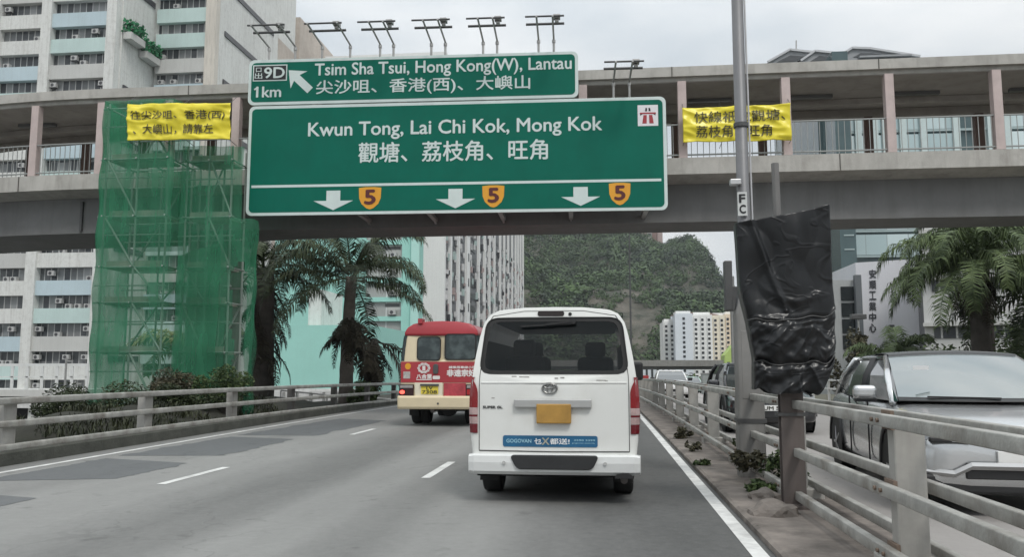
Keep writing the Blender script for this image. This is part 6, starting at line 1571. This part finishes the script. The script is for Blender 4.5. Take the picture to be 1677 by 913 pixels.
mb = MB(); a_ = at(1440, 98, YG); MB().box(at(1405, 90, YG).x, at(1490, 90, YG).x, YG-.8, YG+1, at(1440, 96, YG).z, at(1440, 93, YG).z).build('roof_edge', rf, root, local=False)

# white wall with vertical lettering
YL = 78.0
xa, xb = at(1404, 500, YL).x, at(1513, 500, YL).x; zt_ = at(1450, 430, YL).z
lav = mat('lavender_wall', (.60, .60, .63), .75, .05, .2, streak=.12, dirtcol=(.35, .35, .36))
root = thing('lettered_building', 'pale windowless industrial block with dark vertical Chinese lettering at right', 'building', ((xa+xb)/2, YL, -4))
zt2 = at(1513, 424, YL).z
MB().prism([(xa, -6), (xb, -6), (xb, zt2), (xa, zt_)], YL, YL+12).build('wall', lav, root, local=False)
ltm = mat('lettering_dark', (.05, .052, .06), .6, 0)
for i, ch in enumerate('安順工業中心'):
    yc = 449 + i*17.7; p = at(1429-.0*i, yc, YL); lettering(ch, p.x-.29, p.x+.29, p.z-.38, p.z+.38, -.02, ltm, root, .02, thick=.05)
    o = root.children[-1] if False else None
for o in list(root.children):
    if o.name.startswith('lettering'): o.location = (-root.location.x, 0, 4)
MB().box(xb-.5, xb+.0, YL-.3, YL-.003, -6, zt2).build('drain_pipe', mat('pipe_dark', (.2, .2, .21), .6, 0), root, local=False)
for yy in (535, 552): p = at(1459, yy, YL); MB().box(p.x-.2, p.x+.2, YL-.35, YL-.003, p.z-.12, p.z+.12).build('spotlight', dark_steel, root, local=False)
YS = YL-11
xa2, xb2 = at(1360, 500, YS+6).x, at(1403, 500, YS+6).x
root = thing('stair_tower', 'narrow grey building with a tall dark window strip left of the lettered wall', 'building', ((xa2+xb2)/2, YS+6, -5))
MB().box(xa2, xb2, YS+6, YS+14, -6, at(1385, 459, YS+6).z).build('wall', mat('tower_grey', (.36, .37, .37), .8, .06, .3, streak=.2), root, local=False)
p, q = at(1381, 575, YS+6), at(1397, 468, YS+6); 
for k in range(4): MB().box(p.x, q.x, YS+5.9, YS+5.997, p.z+(q.z-p.z)*k/4+.1, p.z+(q.z-p.z)*(k+1)/4-.1).build('window', glass_dark, root, local=False)
MB().box(at(1399, 500, YS+6).x, xb2+.3, YS+5.4, YS+5.99, -6, at(1385, 452, YS+6).z).build('fin', mat('fin_dark', (.12, .13, .14), .6, 0), root, local=False)

# banded white industrial building at the right edge, turned towards the road
YI = 62.0
p = at(1512, 500, YI); ang = R(-24)
root = thing('banded_factory', 'white factory with dark window bands and lime panel behind the large green palm', 'building', (p.x, YI, -4), ang)
wbm = mat('banded_white', (.52, .52, .51), .8, .06, .2, streak=.25, dirtcol=(.3, .3, .29))
zI = at(1512, 380, YI).z+4
MB().box(0, 32, 0, 16, -2, zI+2.2).build('wall', wbm, root)
for i in range(5):
    zc_ = zI - i*3.35
    MB().box(.6, 32.05, -.08, -.003, zc_-1.05, zc_-.25).build('window', win_a, root)
    MB().box(-.05, 32.1, -.5, -.003, zc_-.2, zc_+.05).build('ledge', fac_grey, root)
MB().box(.3, 7.5, -.2, -.09, zI-11.2, zI-9.0).build('lime_panel', mat('lime', (.42, .55, .16), .7, .1, .3), root)
for k in range(2): MB().box(.9+2.4*k, 2.8+2.4*k, -.25, -.205, zI-10.0, zI-9.2).build('panel_window', wind, root)
# small street lamp in front of the lettered wall
p = at(1408, 575, 52); h_ = at(1408, 522, 52).z-zr(52)
root = thing('camera_post', 'short grey post with a boxy camera head in front of the lettered wall', 'post', (p.x, 52, zr(52)))
MB().tube([(0, 0, 0), (0, 0, h_)], .06, 8).build('pole', steel, root); MB().box(-.45, .45, -.2, .2, h_-.05, h_+.25).build('head', dark_steel, root, bevel=.03)
p = at(1202, 560, 24); h_ = at(1202, 452, 24).z
root = thing('signal_post', 'slim grey post with a box seen at the left edge of the wrapped sign', 'post', (at(1203, 620, 24).x, 24, zr(24)))
MB().tube([(0, 0, 0), (0, 0, h_)], .07, 8).build('pole', steel, root); MB().box(-.14, .16, -.1, .1, h_-1.0, h_-.3).build('box', dark_steel, root, bevel=.02)

# ================================================================== HAZE
hz = MB().box(-4050, 4050, -320, 5050, -19, 190).build('haze', [bpy.data.materials.new('haze_air')])
hm_ = hz.data.materials[0]; hm_.use_nodes = True; hm_.node_tree.nodes.clear()
ho = hm_.node_tree.nodes.new('ShaderNodeOutputMaterial'); hv = hm_.node_tree.nodes.new('ShaderNodeVolumePrincipled')
hv.inputs['Color'].default_value = (.85, .9, .95, 1); hv.inputs['Density'].default_value = .00020; hv.inputs['Anisotropy'].default_value = .2
hm_.node_tree.links.new(hv.outputs[0], ho.inputs['Volume']); hz['kind'] = 'stuff'
